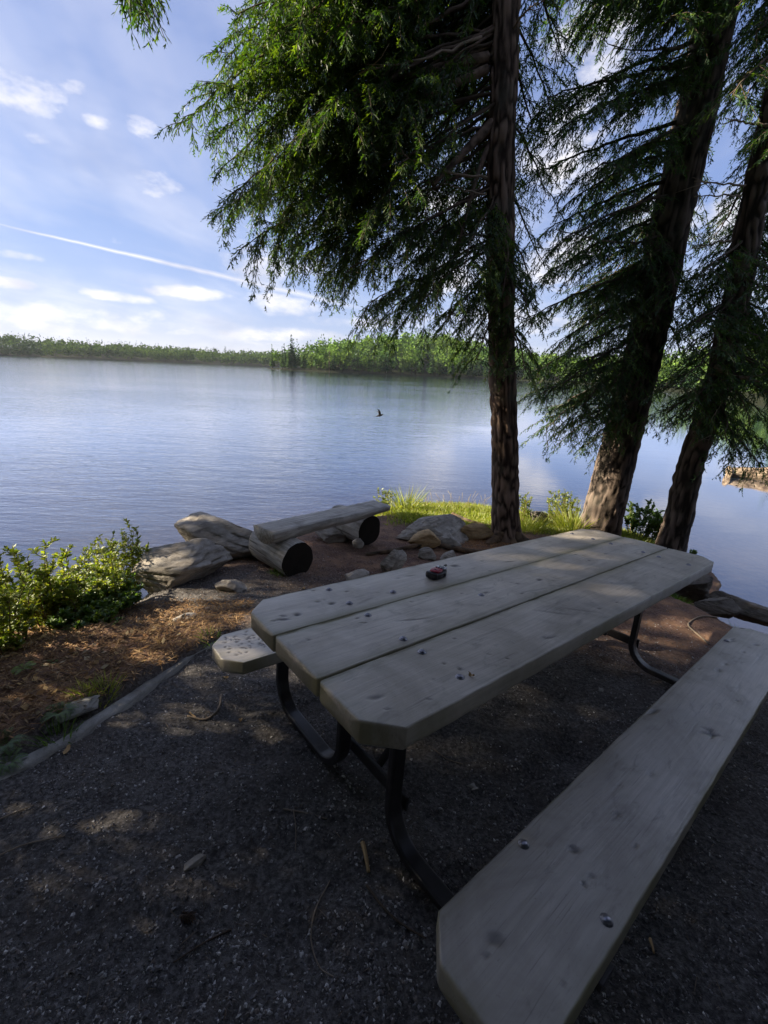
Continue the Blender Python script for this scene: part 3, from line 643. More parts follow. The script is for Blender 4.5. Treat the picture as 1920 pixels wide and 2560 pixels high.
        f = tt * (n - 1); i = np.minimum(f.astype(int), n - 2); w_ = (f - i)[:, None]; CC = C[i] * (1 - w_) + C[i + 1] * w_; TT = nz(C[i + 1] - C[i])
        Ls = spl * (0.35 + 0.65 * np.sin(np.clip((tt - bare) / (1 - bare), 0, 1) * 2.2 + 0.5)) * (0.6 + 0.6 * r.random(m)); Ls = np.clip(Ls, 0.20, 2)
        s.foliage(CC, TT, Ls, 1.0, size, dens)
        return C
    def dead(s, pts, rad=0.012, twigs=3):
        P = spline(pts, 14); P[1:-1] += 0.008 * s.rng.normal(size=(12, 3)); acc = Acc(); acc.add(*tube(P, np.linspace(rad, rad * 0.3, 14), 6))
        for k in range(twigs):
            i = int(s.rng.integers(4, 13)); e = P[i] + s.rng.normal(0, 0.12, 3) + (P[-1] - P[0]) * 0.12; acc.add(*tube([P[i], (P[i] + e) / 2 + s.rng.normal(0, .01, 3), e], [rad * 0.5, rad * .3, rad * .2], 5))
        acc.build('dead_branch', M_DEAD, s.root, True, s.base)
    def finish(s):
        V = np.concatenate(s.leafV) - s.base; o = mesh_np('crown', V, np.arange(len(V)).reshape(-1, 4), s.mat_leaf, np.concatenate(s.leafC), False, s.root)
        if s.wood.n: s.wood.build('branchlets', M_TWIG, s.root, True, s.base)
        return s.root

# --- first hemlock: nearly upright, boughs out over the water to the left
tA = Tree('hemlock_tree', 'straight reddish hemlock nearest the log bench with boughs over the lake', [(1.73, 5.53, gz1(1.73, 5.53) - 0.05), (1.63, 5.53, 0.2), (1.55, 5.53, 0.75), (1.29, 5.53, 2.36), (1.10, 5.53, 3.74), (1.03, 5.53, 4.54), (0.95, 5.53, 5.35), (0.80, 5.55, 7.5), (0.6, 5.6, 11)], [0.180, 0.172, 0.165, 0.160, 0.150, 0.140, 0.130, 0.10, 0.04], seed=3, flare=0.75)
rA = np.random.default_rng(5)
tips = [(402, 262, 5.2), (470, 300, 5.5), (492, 128, 5.6), (512, 30, 5.0), (505, 195, 5.3), (500, 345, 5.0), (478, 455, 5.3), (500, 420, 4.7), (545, 520, 4.9), (600, 535, 5.5), (640, 560, 5.2), (705, 600, 5.6), (745, 590, 4.9), (798, 655, 5.0), (828, 685, 5.4), (905, 655, 4.8), (958, 700, 5.2), (1000, 690, 5.6), (880, 600, 5.9)]
def inpoly(x, y, poly): return sdist(np.array([x]), np.array([y]), np.array(poly, float))[0]
POLA = [(540, -160), (520, 200), (520, 440), (620, 520), (730, 560), (830, 640), (930, 640), (1010, 680), (1060, 640), (1060, -160)]
while len(tips) < 100:
    x, y = rA.uniform(500, 1060), rA.uniform(-180, 690)
    Yd = rA.uniform(4.75, 6.5)
    if inpoly(x, y, POLA) > 12 and not (x > 900 and y < 470 and Yd < 5.7): tips.append((x, y, Yd))
for k, (x, y, Yd) in enumerate(tips):
    P = at(x, y, Yd); hd = hypot(P[0] - 1.2, P[1] - 5.53)
    z0 = min(9.5, P[2] + 0.40 * hd + rA.uniform(0.15, 0.7))
    tA.branch(z0, P, arch=rA.uniform(0.02, 0.13), spl=rA.uniform(0.42, 0.68), sdens=19, bare=rA.uniform(0.32, 0.55) if hd > 1 else 0.15, rad=0.010 + 0.008 * hd / 2, visible=(k < 40), dens=1.12)
for x, y, Yd in [(1030, 775, 4.9), (1018, 735, 5.3), (1150, 700, 4.9), (1120, 765, 5.0), (1135, 800, 4.8), (1180, 420, 5.9), (1200, 250, 6.0), (1190, 60, 5.8), (1170, 560, 6.0), (1150, 620, 5.2), (1120, 660, 4.95), (1085, 640, 4.9), (1100, 590, 5.0), (1220, 140, 6.3), (1160, 330, 6.1)]:
    P = at(x, y, Yd); hd = hypot(P[0] - 1.2, P[1] - 5.53); tA.branch(P[2] + 0.3 * hd + 0.45, P, 0.1, 0.4, 13, 0.2, 0.016)
for _ in range(16):
    P = at(rA.uniform(880, 1050), rA.uniform(-120, 470), rA.uniform(6.0, 6.9)); hd = hypot(P[0] - 1.2, P[1] - 5.53); tA.branch(P[2] + 0.35 * hd + 0.3, P, 0.08, 0.6, 16, 0.12, 0.012, False)
# big drooping limbs seen bare below the crown
for p0, p1, p2, rd in (((1062, 268), (1000, 330), (935, 400), 0.055), ((1052, 125), (980, 130), (800, 190), 0.05), ((1052, 150), (960, 190), (850, 235), 0.045), ((1058, 310), (1020, 390), (985, 560), 0.03)):
    a, b, c = at(*p0, 5.5), at(*p1, 5.35), at(*p2, 5.2); C = bez(a, b, c, 26); v, q, t = tube(C, np.linspace(rd, rd * 0.35, 26), 10)
    mesh_np('limb', v - tA.base, [q, t], M_BARK, None, True, tA.root, attr={'relief': fbm(v * 20, 3, 2)})
for pts, rd in (([(1052, 384, 5.4), (980, 375, 5.2), (910, 350, 5.1), (860, 330, 5.0)], 0.014), ([(1050, 420, 5.4), (1000, 410, 5.2), (955, 392, 5.1)], 0.011), ([(1052, 506, 5.4), (1020, 507, 5.2), (990, 508, 5.1)], 0.012), ([(930, 352, 5.1), (925, 420, 5.1), (920, 470, 5.1)], 0.006), ([(1060, 560, 5.35), (1000, 640, 5.1), (960, 690, 5.0)], 0.008), ([(1040, 80, 5.35), (900, 130, 5.0), (780, 150, 4.9)], 0.014), ([(1110, 60, 5.3), (1140, 20, 5.1), (1170, 5, 5.0)], 0.012), ([(520, 195, 5.2), (485, 190, 5.2), (462, 180, 5.2)], 0.005)):
    tA.dead([at(*p) for p in pts], rd)
tA.finish()

# --- second hemlock: thickest, and third at the right edge of the bank
zB = gz1(3.36, 6.2)
tB = Tree('hemlock_tree', 'thickest dark hemlock standing between the other two trunks', [(3.33, 6.2, zB - 0.08), (3.34, 6.2, 0.0), (3.36, 6.2, 0.64), (3.41, 6.2, 2.22), (3.39, 6.2, 3.57), (3.40, 6.2, 4.52), (3.39, 6.2, 5.75), (3.4, 6.2, 8), (3.4, 6.2, 12)], [0.27, 0.265, 0.255, 0.235, 0.225, 0.215, 0.20, 0.16, 0.06], bark=M_BARK2, seed=7, nside=4, flare=0.35, tint=(0.8, 0.9, 1.0))
zC = gz1(4.03, 5.55)
tC = Tree('hemlock_tree', 'slim dark hemlock at the right edge of the bank', [(4.03, 5.55, zC - 0.08), (4.03, 5.55, 0.0), (3.99, 5.55, 0.74), (4.05, 5.55, 1.68), (3.99, 5.55, 2.72), (3.89, 5.55, 3.64), (3.85, 5.55, 4.3), (3.8, 5.6, 6), (3.8, 5.6, 9)], [0.165, 0.158, 0.148, 0.145, 0.135, 0.125, 0.115, 0.09, 0.03], bark=M_BARK2, seed=9, nside=4, flare=0.5, tint=(0.85, 0.95, 1.0))
POLB = [(1125, -150), (1130, 300), (1120, 640), (1165, 830), (1175, 900), (1270, 945), (1350, 900), (1420, 880), (1480, 860), (1500, -150)]
rB = np.random.default_rng(8)
def gap(x, y):   # openings where the sky shows
    return any(((x - a) / c) ** 2 + ((y - b) / e) ** 2 < 1 for a, b, c, e in ((1305, 110, 60, 75), (1250, 230, 50, 70), (1420, 380, 70, 60), (1300, 500, 60, 50)))
tips = [(1168, 850, 5.6), (1180, 925, 5.9), (1225, 940, 6.1), (1270, 958, 6.4), (1320, 930, 5.8), (1200, 880, 6.5), (1165, 800, 6.0), (1130, 690, 5.7), (1240, 900, 5.4), (1215, 830, 5.5), (1290, 880, 5.5), (1260, 780, 5.5), (1330, 820, 6.8), (1210, 740, 5.6)]
while len(tips) < 84:
    x, y = rB.uniform(1110, 1500), rB.uniform(-160, 930)
    Yd = rB.uniform(5.1, 7.4)
    if inpoly(x, y, POLB) > 10 and not gap(x, y) and not (abs(x - 1555 + 0.2287 * y) < 85 and Yd < 6.6 and not 540 < y < 720): tips.append((x, y, Yd))
for k, (x, y, Yd) in enumerate(tips):
    P = at(x, y, Yd); hd = hypot(P[0] - 3.38, P[1] - 6.2)
    tB.branch(min(10, max(0.9, P[2] + 0.28 * hd + rB.uniform(0.05, 0.45))), P, arch=rB.uniform(0.02, 0.14), spl=rB.uniform(0.4, 0.6), sdens=17, bare=0.18 if hd > 0.9 else 0.1, rad=0.016 + 0.01 * hd / 2, visible=(k < 34))
tips = [(1480, 900, 5.0), (1440, 890, 5.2), (1570, 955, 4.9), (1640, 1000, 4.7), (1600, 930, 5.2), (1652, 960, 5.0), (1530, 880, 5.4), (1470, 830, 4.9), (1500, 700, 5.0)]
while len(tips) < 74:
    x, y = rB.uniform(1420, 1740), rB.uniform(-100, 960); Yd = rB.uniform(4.6, 6.9)
    if abs(x - 1555 + 0.2287 * y) < 75 and Yd < 6.6: continue
    if abs(x - 1728 + 0.238 * y) < 60 and Yd < 5.9 and not 560 < y < 760: continue
    if not (((x - 1610) / 45) ** 2 + ((y - 380) / 90) ** 2 < 1) and not (((x - 1575) / 40) ** 2 + ((y - 300) / 60) ** 2 < 1): tips.append((x, y, Yd))
for k, (x, y, Yd) in enumerate(tips):
    P = at(x, y, Yd); hd = hypot(P[0] - 3.95, P[1] - 5.55)
    tC.branch(min(8.5, max(0.9, P[2] + 0.25 * hd + rB.uniform(0.05, 0.45))), P, arch=rB.uniform(0.02, 0.14), spl=rB.uniform(0.38, 0.55), sdens=16, bare=0.15, rad=0.014 + 0.008 * hd / 2, visible=(k < 26))
for pts, rd in (([(1400, 456, 6.0), (1360, 458, 5.8), (1320, 461, 5.7)], 0.016), ([(1370, 525, 6.0), (1290, 520, 5.7), (1200, 495, 5.5)], 0.014), ([(1475, 100, 6.0), (1420, 108, 5.8), (1330, 105, 5.6)], 0.014), ([(1420, 300, 6.0), (1370, 330, 5.8), (1310, 360, 5.6)], 0.014)): tB.dead([at(*p) for p in pts], rd)
for pts, rd in (([(1600, 425, 5.5), (1570, 420, 5.3), (1500, 425, 5.1)], 0.012), ([(1610, 400, 5.5), (1560, 395, 5.3), (1500, 392, 5.1)], 0.012), ([(1580, 520, 5.5), (1540, 525, 5.3), (1480, 545, 5.1)], 0.012), ([(1560, 820, 5.5), (1600, 860, 5.2), (1625, 920, 5.0)], 0.012), ([(1560, 870, 5.4), (1540, 900, 5.0), (1530, 960, 4.9)], 0.006), ([(1659, 270, 5.0), (1600, 262, 5.0), (1560, 268, 5.0)], 0.012), ([(1545, 790, 5.4), (1590, 815, 5.2), (1640, 825, 5.0)], 0.03)): tC.dead([at(*p) for p in pts], rd)
tB.finish(); tC.finish()
# --- unseen trees shading the picnic place, some of them added only to deepen the shade
def shade_tree(name, label, x, y, H, z0, rad, nb, seed, tint=(0.9, 1, 1)):
    zb_ = gz1(x, y); t = Tree(name, label, [(x, y, zb_ - 0.1), (x, y, zb_ + H * 0.3), (x, y, zb_ + H * 0.7), (x, y, zb_ + H)], [0.24, 0.21, 0.13, 0.04], 'hemlocks shading the picnic place', M_BARK2, M_NEEDLE, seed, 0.4, False, tint, 2)
    r = np.random.default_rng(seed)
    for k in range(nb):
        f = (k + 0.5) / nb; z = zb_ + z0 + (H - z0 - 0.6) * f; l = rad * (1 - 0.75 * f) * r.uniform(0.75, 1.1); a = k * 2.399 + r.normal(0, 0.2)
        st = t.on_trunk(z); tip = st + np.array([l * cos(a), l * sin(a), -0.28 * l]); t.branch(z, tip, 0.12, 0.75, 7, 0.1, 0.03, False, size=3.5, dens=0.5)
    return t
sh = shade_tree('hemlock_tree', 'hemlock on the shore to the left that shades the table', -7.3, 1.7, 12.5, 5.9, 2.8, 84, 21); s1 = sh.finish()
c = copy_tree(s1); c.location = (-10.2, 1.1, gz1(-10.2, 1.1) - 0.1); c.rotation_euler = (0, 0, 1.1); c.scale = (1.05, 1.05, 1.22); c['label'] = 'taller unseen hemlock added farther back on the shore to the left'  # unseen copy added to close gaps that let sun dapples through
sh = shade_tree('hemlock_tree', 'young hemlock on the shore to the left that shades the log bench', -7.9, 4.75, 8.0, 4.4, 1.75, 58, 25); s2 = sh.finish()
c = copy_tree(s2); c.location = (-8.7, 6.0, gz1(-8.7, 6.0) - 0.1); c.rotation_euler = (0, 0, 2.0); c.scale = (0.8, 0.8, 1.0); c['label'] = 'unseen young hemlock added farther along the shore to the left'  # unseen copy added to shade the lower trunk of the straight hemlock
sh = shade_tree('hemlock_tree', 'hemlock behind the viewer whose low bough hangs into the sky at upper left', -4.3, -1.6, 13, 3.5, 3.3, 84, 22)
bough_end = np.array([0, 0, CAMZ]) + ray(300, -20) / np.linalg.norm(ray(300, -20)) * 5.3 + np.array([-0.75, -0.55, 1.75])
sh.branch(7.6, bough_end, 0.06, 0.6, 7, 0.2, 0.06, True, size=2.2, dens=0.5)   # the long bough that carries the hanging tips
for x, y, dist in ((294, -8, 5.2), (317, -40, 5.3), (275, -55, 5.0), (324, 12, 5.4), (258, -80, 5.2), (300, -22, 5.6), (308, 22, 5.1), (345, -65, 5.5)):
    d = ray(x, y); P = np.array([0, 0, CAMZ]) + d / np.linalg.norm(d) * dist
    sh.branch(0, P, 0.08, 0.26, 22, 0.66, 0.018, False, start=bough_end)
sh.finish()
sh = shade_tree('hemlock_tree', 'tall hemlock right behind the viewer with unseen boughs added overhead', 1.8, -1.7, 13, 5.2, 3.9, 90, 26)
for x, y, z in ((0.4, 1.3, 4.3), (1.0, 1.7, 4.4), (1.7, 1.6, 4.3), (0.7, 2.2, 4.8), (1.5, 2.4, 4.8), (2.3, 2.0, 4.6), (-0.2, 1.0, 4.2)): sh.branch(6.6, (x, y, z), 0.1, 0.8, 7, 0.3, 0.03, False, size=3.5, dens=0.5)  # unseen boughs added over the near bench to darken it
sh.finish()
b1 = shade_tree('hemlock_tree', 'broad hemlock standing behind the viewer', -0.6, -3.6, 14, 1.6, 4.2, 84, 23).finish()
for x, y, rz, sc, lb in ((6.6, 1.0, 0.4, 0.66, 'unseen broad hemlock added on the right bank'), (5.3, -1.0, 1.3, 0.72, 'unseen broad hemlock added behind the viewer on the right'), (-8.6, -2.9, 5.2, 0.92, 'broad hemlock on the left bank well outside the view'), (8.2, -1.6, 2.6, 0.95, 'broad hemlock farther right behind the viewer'), (-6.4, -4.6, 4.1, 1.0, 'broad hemlock behind the viewer on the left')):  # bank copies added to cut light on the near bench and gravel
    c = copy_tree(b1); c.location = (x, y, gz1(x, y) - 0.1); c.rotation_euler = (0, 0, rz); c.scale = (sc,) * 3; c['label'] = lb

y1 = shade_tree('added_young_hemlock', 'unseen young hemlock added close behind the viewer on the left', -2.7, -1.1, 7.0, 1.9, 2.1, 56, 27).finish()  # unseen, added with its copies to darken the foreground
for x, y, rz, sc, lb in ((3.0, -1.4, 2.1, 1.0, 'unseen young hemlock added close behind the viewer on the right'), (0.3, -2.7, 4.0, 1.15, 'unseen young hemlock added close behind the viewer in the middle'), (-5.2, -0.05, 1.0, 1.1, 'unseen young hemlock added on the left bank')):
    c = copy_tree(y1); c.location = (x, y, gz1(x, y) - 0.1); c.rotation_euler = (0, 0, rz); c.scale = (sc,) * 3; c['label'] = lb
# ---------------------------------------------------------------- picnic table
tb = empty('picnic_table', (0, 0, 0))
ux = Vector((sin(TYAW), cos(TYAW), TU)).normalized(); vy = -Vector((cos(TYAW), -sin(TYAW), TV)); vy = (vy - ux * vy.dot(ux)).normalized(); wz = ux.cross(vy)
TM = Matrix.Identity(4)
for i in range(3): TM[i][0] = ux[i]; TM[i][1] = vy[i]; TM[i][2] = wz[i]
TM[0][3], TM[1][3], TM[2][3] = TCX, TCY, 0.0
tb.matrix_world = TM
tag(tb, 'long grey weathered plank picnic table with attached benches on steel frames', 'picnic table')
def tp(u, v, z): return np.array(TM @ Vector((u, -v, z)))
LT, HT, HB = 2.8376, 0.794, 0.4156
def plank(name, v0, v1, ztop, th, cl, cr, seed, spots, algae_l=0.0, algae_r=0.0, tone=1.0):
    """v0..v1 across (left to right), chamfer cl on the left corners, cr on the right corners; mesh in table space (y = -v)"""
    c = max(cl, cr); e = LT / 2; r = 0.007
    us = np.unique(np.concatenate([[-e, -e + 0.004, -e + 0.010], np.linspace(-e + 0.02, -e + max(c, 0.03), 9), np.arange(-e + max(c, 0.03), -0.75, 0.0065), np.arange(-0.75, e - max(c, 0.03), 0.015), np.linspace(e - max(c, 0.03), e - 0.02, 9), [e - 0.010, e - 0.004, e]]))
    nt = 42; rng_ = np.random.default_rng(seed); loop = []
    prof = []
    for k in range(nt): prof.append((k / (nt - 1), 1.0, 'top'))
    rows = []
    for ui, u in enumerate(us):
        de = min(u + e, e - u); a = v0 + max(0, cl - de); b = v1 - max(0, cr - de); ins = 0.006 if de < 1e-6 else (0.0015 if de < 0.005 else 0)
        t = np.linspace(a + r + ins, b - r - ins, nt); zt = ztop - ins
        ring = [(x, zt) for x in t]
        ring += [(b - r * 0.3 - ins, zt - r * 0.3), (b - ins, zt - r), (b - ins, ztop - th * 0.4), (b - ins, ztop - th * 0.75), (b - ins, ztop - th + r + ins), (b - r - ins, ztop - th + ins)]
        ring += [((a + b) / 2, ztop - th + ins)]
        ring += [(a + r + ins, ztop - th + ins), (a + ins, ztop - th + r + ins), (a + ins, ztop - th * 0.75), (a + ins, ztop - th * 0.4), (a + ins, zt - r), (a + r * 0.3 + ins, zt - r * 0.3)]
        rows.append([(u, y, z) for y, z in ring])
    A = np.array(rows); nu, nr = A.shape[:2]
    U, Vv, Zz = A[..., 0], A[..., 1], A[..., 2]; top = np.zeros((nu, nr)); top[:, :nt] = 1
    cup = 0.0022 * ((Vv - (v0 + v1) / 2) / ((v1 - v0) / 2)) ** 2
    und = fbm(np.stack([U * 2.2, Vv * 9, 0 * U + seed], -1), 3, seed) - 0.5
    edge = np.minimum(Vv - v0, v1 - Vv)
    wear = fbm(np.stack([U * 14, Vv * 14, 0 * U], -1), 3, seed + 5)
    Z2 = Zz + top * (0.004 * und - cup) - top * 0.004 * np.exp(-np.clip(edge, 0, 1) / 0.008) * wear * 2
    V2 = Vv + (1 - top) * 0.004 * (wear - 0.5)
    st = np.zeros((nu, nr)); 
    for (su, sv, ru, rv, am, ang) in spots:
        du, dv = U - su, Vv - sv; p = du * cos(ang) + dv * sin(ang); q = -du * sin(ang) + dv * cos(ang)
        jit = 0.75 + 0.5 * fbm(np.stack([U * 60, Vv * 60, 0 * U + su], -1), 2, seed + 9)
        st = np.maximum(st, am * np.clip(1.5 - 1.5 * np.sqrt((p / (ru * jit)) ** 2 + (q / (rv * jit)) ** 2), 0, 1))
    st = st * np.maximum(top, 0.0)
    Z2 = Z2 - 0.004 * st * top
    n5 = fbm(np.stack([U * 5, Vv * 22, 0 * U], -1), 4, seed + 7)
    al = algae_l * np.exp(-np.clip(Vv - v0, 0, 1) / 0.022) + algae_r * np.exp(-np.clip(v1 - Vv, 0, 1) / 0.022)
    al = np.clip(al * (0.4 + 1.2 * n5), 0, 0.85) + 0.55 * (1 - top) * sstep(n5, 0.38, 0.7) + 0.5 * np.exp(-(np.minimum(U + e, e - U)) / 0.03) * sstep(n5, 0.3, 0.7)
    al = np.clip(al, 0, 0.85)
    W = np.stack([U, -V2, Z2], -1).reshape(-1, 3); i = np.arange(nu - 1)[:, None] * nr; j = np.arange(nr)[None]; k = (j + 1) % nr
    Q = np.stack([i + j, i + k, i + nr + k, i + nr + j], -1).reshape(-1, 4)
    n0 = len(W); W = np.concatenate([W, [[-e, -(v0 + v1) / 2, ztop - th / 2], [e, -(v0 + v1) / 2, ztop - th / 2]]]); jj = np.arange(nr); kk = (jj + 1) % nr
    Tt = np.concatenate([np.stack([kk, jj, np.full(nr, n0)], -1), np.stack([(nu - 1) * nr + jj, (nu - 1) * nr + kk, np.full(nr, n0 + 1)], -1)])
    pad = lambda a, v=0.0: np.concatenate([a.ravel(), [v, v]])
    o = mesh_np(name, W, [Q, Tt], M_WOOD, None, True, tb, attr={'stain': pad(st), 'algae': pad(al, 0.3), 'seed': np.full(len(W), float(seed)), 'tone': np.full(len(W), tone)})
    return o
Wp, gp = 0.286, 0.009
e3 = 1.5 * Wp + gp
rs = np.random.default_rng(77)
def small_spots(v0, v1, n):
    return [(rs.uniform(-1.35, 1.35), rs.uniform(v0 + .02, v1 - .02), rs.uniform(.006, .016), rs.uniform(.004, .009), rs.uniform(.35, .8), rs.normal(0, .3)) for _ in range(n)] + \
           [(rs.uniform(-1.3, 1.3), rs.uniform(v0 + .03, v1 - .03), rs.uniform(.06, .16), rs.uniform(.004, .012), rs.uniform(.10, .26), rs.normal(0, .15)) for _ in range(int(n * .8))] + \
           [(rs.uniform(-1.3, 1.3), rs.uniform(v0, v1), rs.uniform(.04, .12), rs.uniform(.02, .05), rs.uniform(.08, .18), rs.normal(0, .5)) for _ in range(int(n * .6))]
top_l = plank('tabletop_plank', -e3, -e3 + Wp, HT, 0.072, 0.085, 0.004, 1, [(-1.116, -.261, .022, .014, .9, 0), (-1.28, -.244, .020, .016, 1, 0), (-1.345, -.238, .030, .009, .9, .5), (-1.33, -.262, .022, .006, .85, .7), (-1.375, -.245, .016, .005, .7, .4), (-.30, -.325, .035, .020, .8, .2), (.05, -.222, .06, .010, .6, .25), (-.62, -.335, .03, .006, .6, .2)] + small_spots(-e3, -e3 + Wp, 16), 0.25, 0.95)
top_m = plank('tabletop_plank', -Wp / 2, Wp / 2, HT + 0.002, 0.070, 0.003, 0.003, 2, [(-.445, -.004, .022, .010, .9, .1), (-.054, .032, .026, .013, .95, 0), (.536, .005, .02, .01, .8, 0), (.781, -.007, .02, .009, .7, 0), (-.92, .02, .10, .008, .45, .35), (-.55, -.05, .03, .004, .6, .9)] + small_spots(-Wp / 2, Wp / 2, 16), 0.9, 0.7)
top_r = plank('tabletop_plank', e3 - Wp, e3, HT, 0.072, 0.004, 0.085, 3, [(-1.33, .303, .028, .012, .6, .3), (.887, .339, .03, .008, .5, .1), (-.57, .387, .05, .008, .6, .2), (-1.02, .34, .012, .01, .8, 0), (-.35, .28, .11, .012, .42, .8), (-.22, .33, .10, .012, .40, .8), (.35, .30, .12, .02, .3, .4)] + small_spots(e3 - Wp, e3, 16), 0.55, 0.2, 0.94)
for pl_ in (top_l, top_r): pass
bench_r = plank('bench_plank', 0.612, 0.902, HB, 0.068, 0.075, 0.075, 4, [(-.007, .821, .050, .014, 1, .9), (-.007, .826, .048, .012, 1, -.35), (.02, .812, .03, .012, 1, 1.5), (-.055, .634, .05, .014, .75, .15), (.613, .708, .03, .02, .6, 0), (.724, .711, .024, .016, .5, 0), (-.926, .734, .022, .016, .75, .4), (-1.284, .732, .03, .018, .6, .6), (-.707, .758, .018, .012, .6, 0), (-.439, .761, .025, .016, .4, 0), (1.376, .645, .02, .02, .9, 0), (1.092, .664, .03, .008, .8, .5), (1.12, .655, .03, .006, .8, .3), (1.163, .758, .03, .016, .7, .4), (.981, .735, .02, .014, .6, 0)] + small_spots(0.612, 0.902, 14), 0.25, 0.3, 0.74)  # olive plank, darkened further: canopy shade is put into its tone
bench_l = plank('bench_plank', -0.902, -0.612, HB, 0.068, 0.075, 0.075, 5, [(rs.uniform(-1.38, -1.2), rs.uniform(-.88, -.68), rs.uniform(.006, .015), rs.uniform(.004, .008), .9, rs.normal()) for _ in range(46)] + small_spots(-.902, -.612, 10), 0.3, 0.3, 1.02)
dome_bm = []
def bolt(parent, u, v, z):
    ns = 16; pr = [(0.0155, 0.0), (0.0155, 0.0018), (0.012, 0.0022), (0.0112, 0.0048), (0.0085, 0.0072), (0.0045, 0.0088), (0.0, 0.0092)]
    P = np.array([[(r * cos(a), r * sin(a), h) for a in np.arange(ns) * 2 * pi / ns] for r, h in pr]).reshape(-1, 3); i = np.arange(len(pr) - 1)[:, None] * ns; j = np.arange(ns)[None]; k = (j + 1) % ns
    o = mesh_np('bolt', P, np.stack([i + j, i + k, i + ns + k, i + ns + j], -1).reshape(-1, 4), M_BOLT, None, True, parent); o.location = (u, -v, z - 0.0015); return o
for v, pl_ in ((-.386, top_l), (-.229, top_l), (-.102, top_m), (.106, top_m), (.201, top_r), (.367, top_r)):
    for u in (-1.052, 1.082): bolt(pl_, u, v, HT + (0.002 if pl_ is top_m else 0))
bolt(top_l, -.818, -.228, HT); bolt(top_m, -.488, .003, HT + 0.002)
for u in (-1.031, 1.06):
    for v in (.641, .869): bolt(bench_r, u, v, HB); bolt(bench_l, u, -v, HB)
def rect_sweep(name, pts, w, h, parent, n=60):
    """rounded rectangular tube swept in a plane of constant u; w along u, h in the bending plane"""
    P = spline(pts, n) if len(pts) > 2 else np.linspace(pts[0], pts[1], 4); P = np.asarray(P); t = nz(np.gradient(P, axis=0)); a = np.array([1., 0, 0]); b = nz(np.cross(t, a))
    prof = []
    for sx, sy in ((1, 1), (-1, 1), (-1, -1), (1, -1)):
        for k in range(4):
            an = {(1, 1): 0, (-1, 1): 90, (-1, -1): 180, (1, -1): 270}[(sx, sy)] + k * 30; r = 0.009
            prof.append((sx * (w / 2 - r) + r * cos(radians(an)), sy * (h / 2 - r) + r * sin(radians(an))))
    ns = len(prof); pr = np.array(prof); V = P[:, None] + pr[None, :, :1] * a + pr[None, :, 1:] * b[:, None]; m = len(P)
    i = np.arange(m - 1)[:, None] * ns; j = np.arange(ns)[None]; k = (j + 1) % ns; Q = np.stack([i + j, i + ns + j, i + ns + k, i + k], -1).reshape(-1, 4)
    V = np.concatenate([V.reshape(-1, 3), P[:1], P[-1:]]); jj = np.arange(ns); kk = (jj + 1) % ns
    Tt = np.concatenate([np.stack([jj, kk, np.full(ns, m * ns)], -1), np.stack([(m - 1) * ns + kk, (m - 1) * ns + jj, np.full(ns, m * ns + 1)], -1)])
    return mesh_np(name, V, [Q, Tt], M_STEEL, None, False, parent)
def arc(c, r, a0, a1, n=9): return [(c[0] + r * cos(a), c[1] + r * sin(a)) for a in np.linspace(radians(a0), radians(a1), n)]
for ub in (-1.085, 1.07):
    for sg in (-1, 1):
        vi, vo, zb0, r = 0.165, 0.745, 0.028, 0.15
        path = [(vi, HT - 0.11), (vi, 0.5), (vi, 0.34)] + arc((vi + r, zb0 + r), r, 180, 270) + [(vi + r + 0.08, zb0), ((vi + vo) / 2, zb0), (vo - r - 0.08, zb0)] + arc((vo - r, zb0 + r), r, 270, 360) + [(vo, 0.26), (vo, HB - 0.09)]
        rect_sweep('leg_frame', [(ub, -sg * p, z) for p, z in path], 0.062, 0.034, tb, 90)
        rect_sweep('seat_bracket', [(ub, -sg * 0.60, HB - 0.08), (ub, -sg * 0.91, HB - 0.08)], 0.075, 0.022, tb)
    rect_sweep('top_bracket', [(ub, 0.40, HT - 0.087), (ub, -0.40, HT - 0.087)], 0.075, 0.03, tb)
    rect_sweep('crossbar', [(ub + 0.05, 0.19, 0.15), (ub + 0.05, -0.19, 0.15)], 0.012, 0.06, tb)
# diagonal braces to the middle of the top
for sg in (-1, 1):
    v, q, t = tube([(sg * 1.02, 0, 0.17), (sg * 0.35, 0, HT - 0.08)], [0.017, 0.017], 10); mesh_np('brace', v, [q, t], M_STEEL, None, True, tb)

# ---------------------------------------------------------------- two-way radio
rd = empty('two_way_radio'); P = tp(-0.50, -0.265, HT + 0.001); R3 = TM.to_3x3().to_4x4(); rd.matrix_world = Matrix.Translation(Vector(P)) @ R3 @ Matrix.Rotation(radians(14), 4, 'Z') @ Matrix.Scale(1.12, 4)
tag(rd, 'small red and black walkie-talkie lying on the picnic table', 'walkie-talkie')
def rblock(name, outline, z0, z1, inset, mt, parent, rounds=3):
    """closed outline in xy raised from z0 to z1 with softened rims"""
    O = np.array(outline, float); c = O.mean(0); rings = []
    for f, z in ((inset, z0), (inset * 0.3, z0 + (z1 - z0) * 0.12), (0, z0 + (z1 - z0) * 0.35), (0, z0 + (z1 - z0) * 0.65), (inset * 0.3, z0 + (z1 - z0) * 0.9), (inset, z1)):
        d = O - c; L = np.linalg.norm(d, axis=1, keepdims=True); rings.append(np.c_[c + d * (L - f) / L, np.full(len(O), z)])
    ns = len(O); m = len(rings); V = np.concatenate(rings + [[[*c, z0]], [[*c, z1]]]); i = np.arange(m - 1)[:, None] * ns; j = np.arange(ns)[None]; k = (j + 1) % ns
    Q = np.stack([i + j, i + k, i + ns + k, i + ns + j], -1).reshape(-1, 4); jj = np.arange(ns); kk = (jj + 1) % ns
    Tt = np.concatenate([np.stack([kk, jj, np.full(ns, m * ns)], -1), np.stack([(m - 1) * ns + jj, (m - 1) * ns + kk, np.full(ns, m * ns + 1)], -1)])
    return mesh_np(name, V, [Q, Tt], mt, None, True, parent)
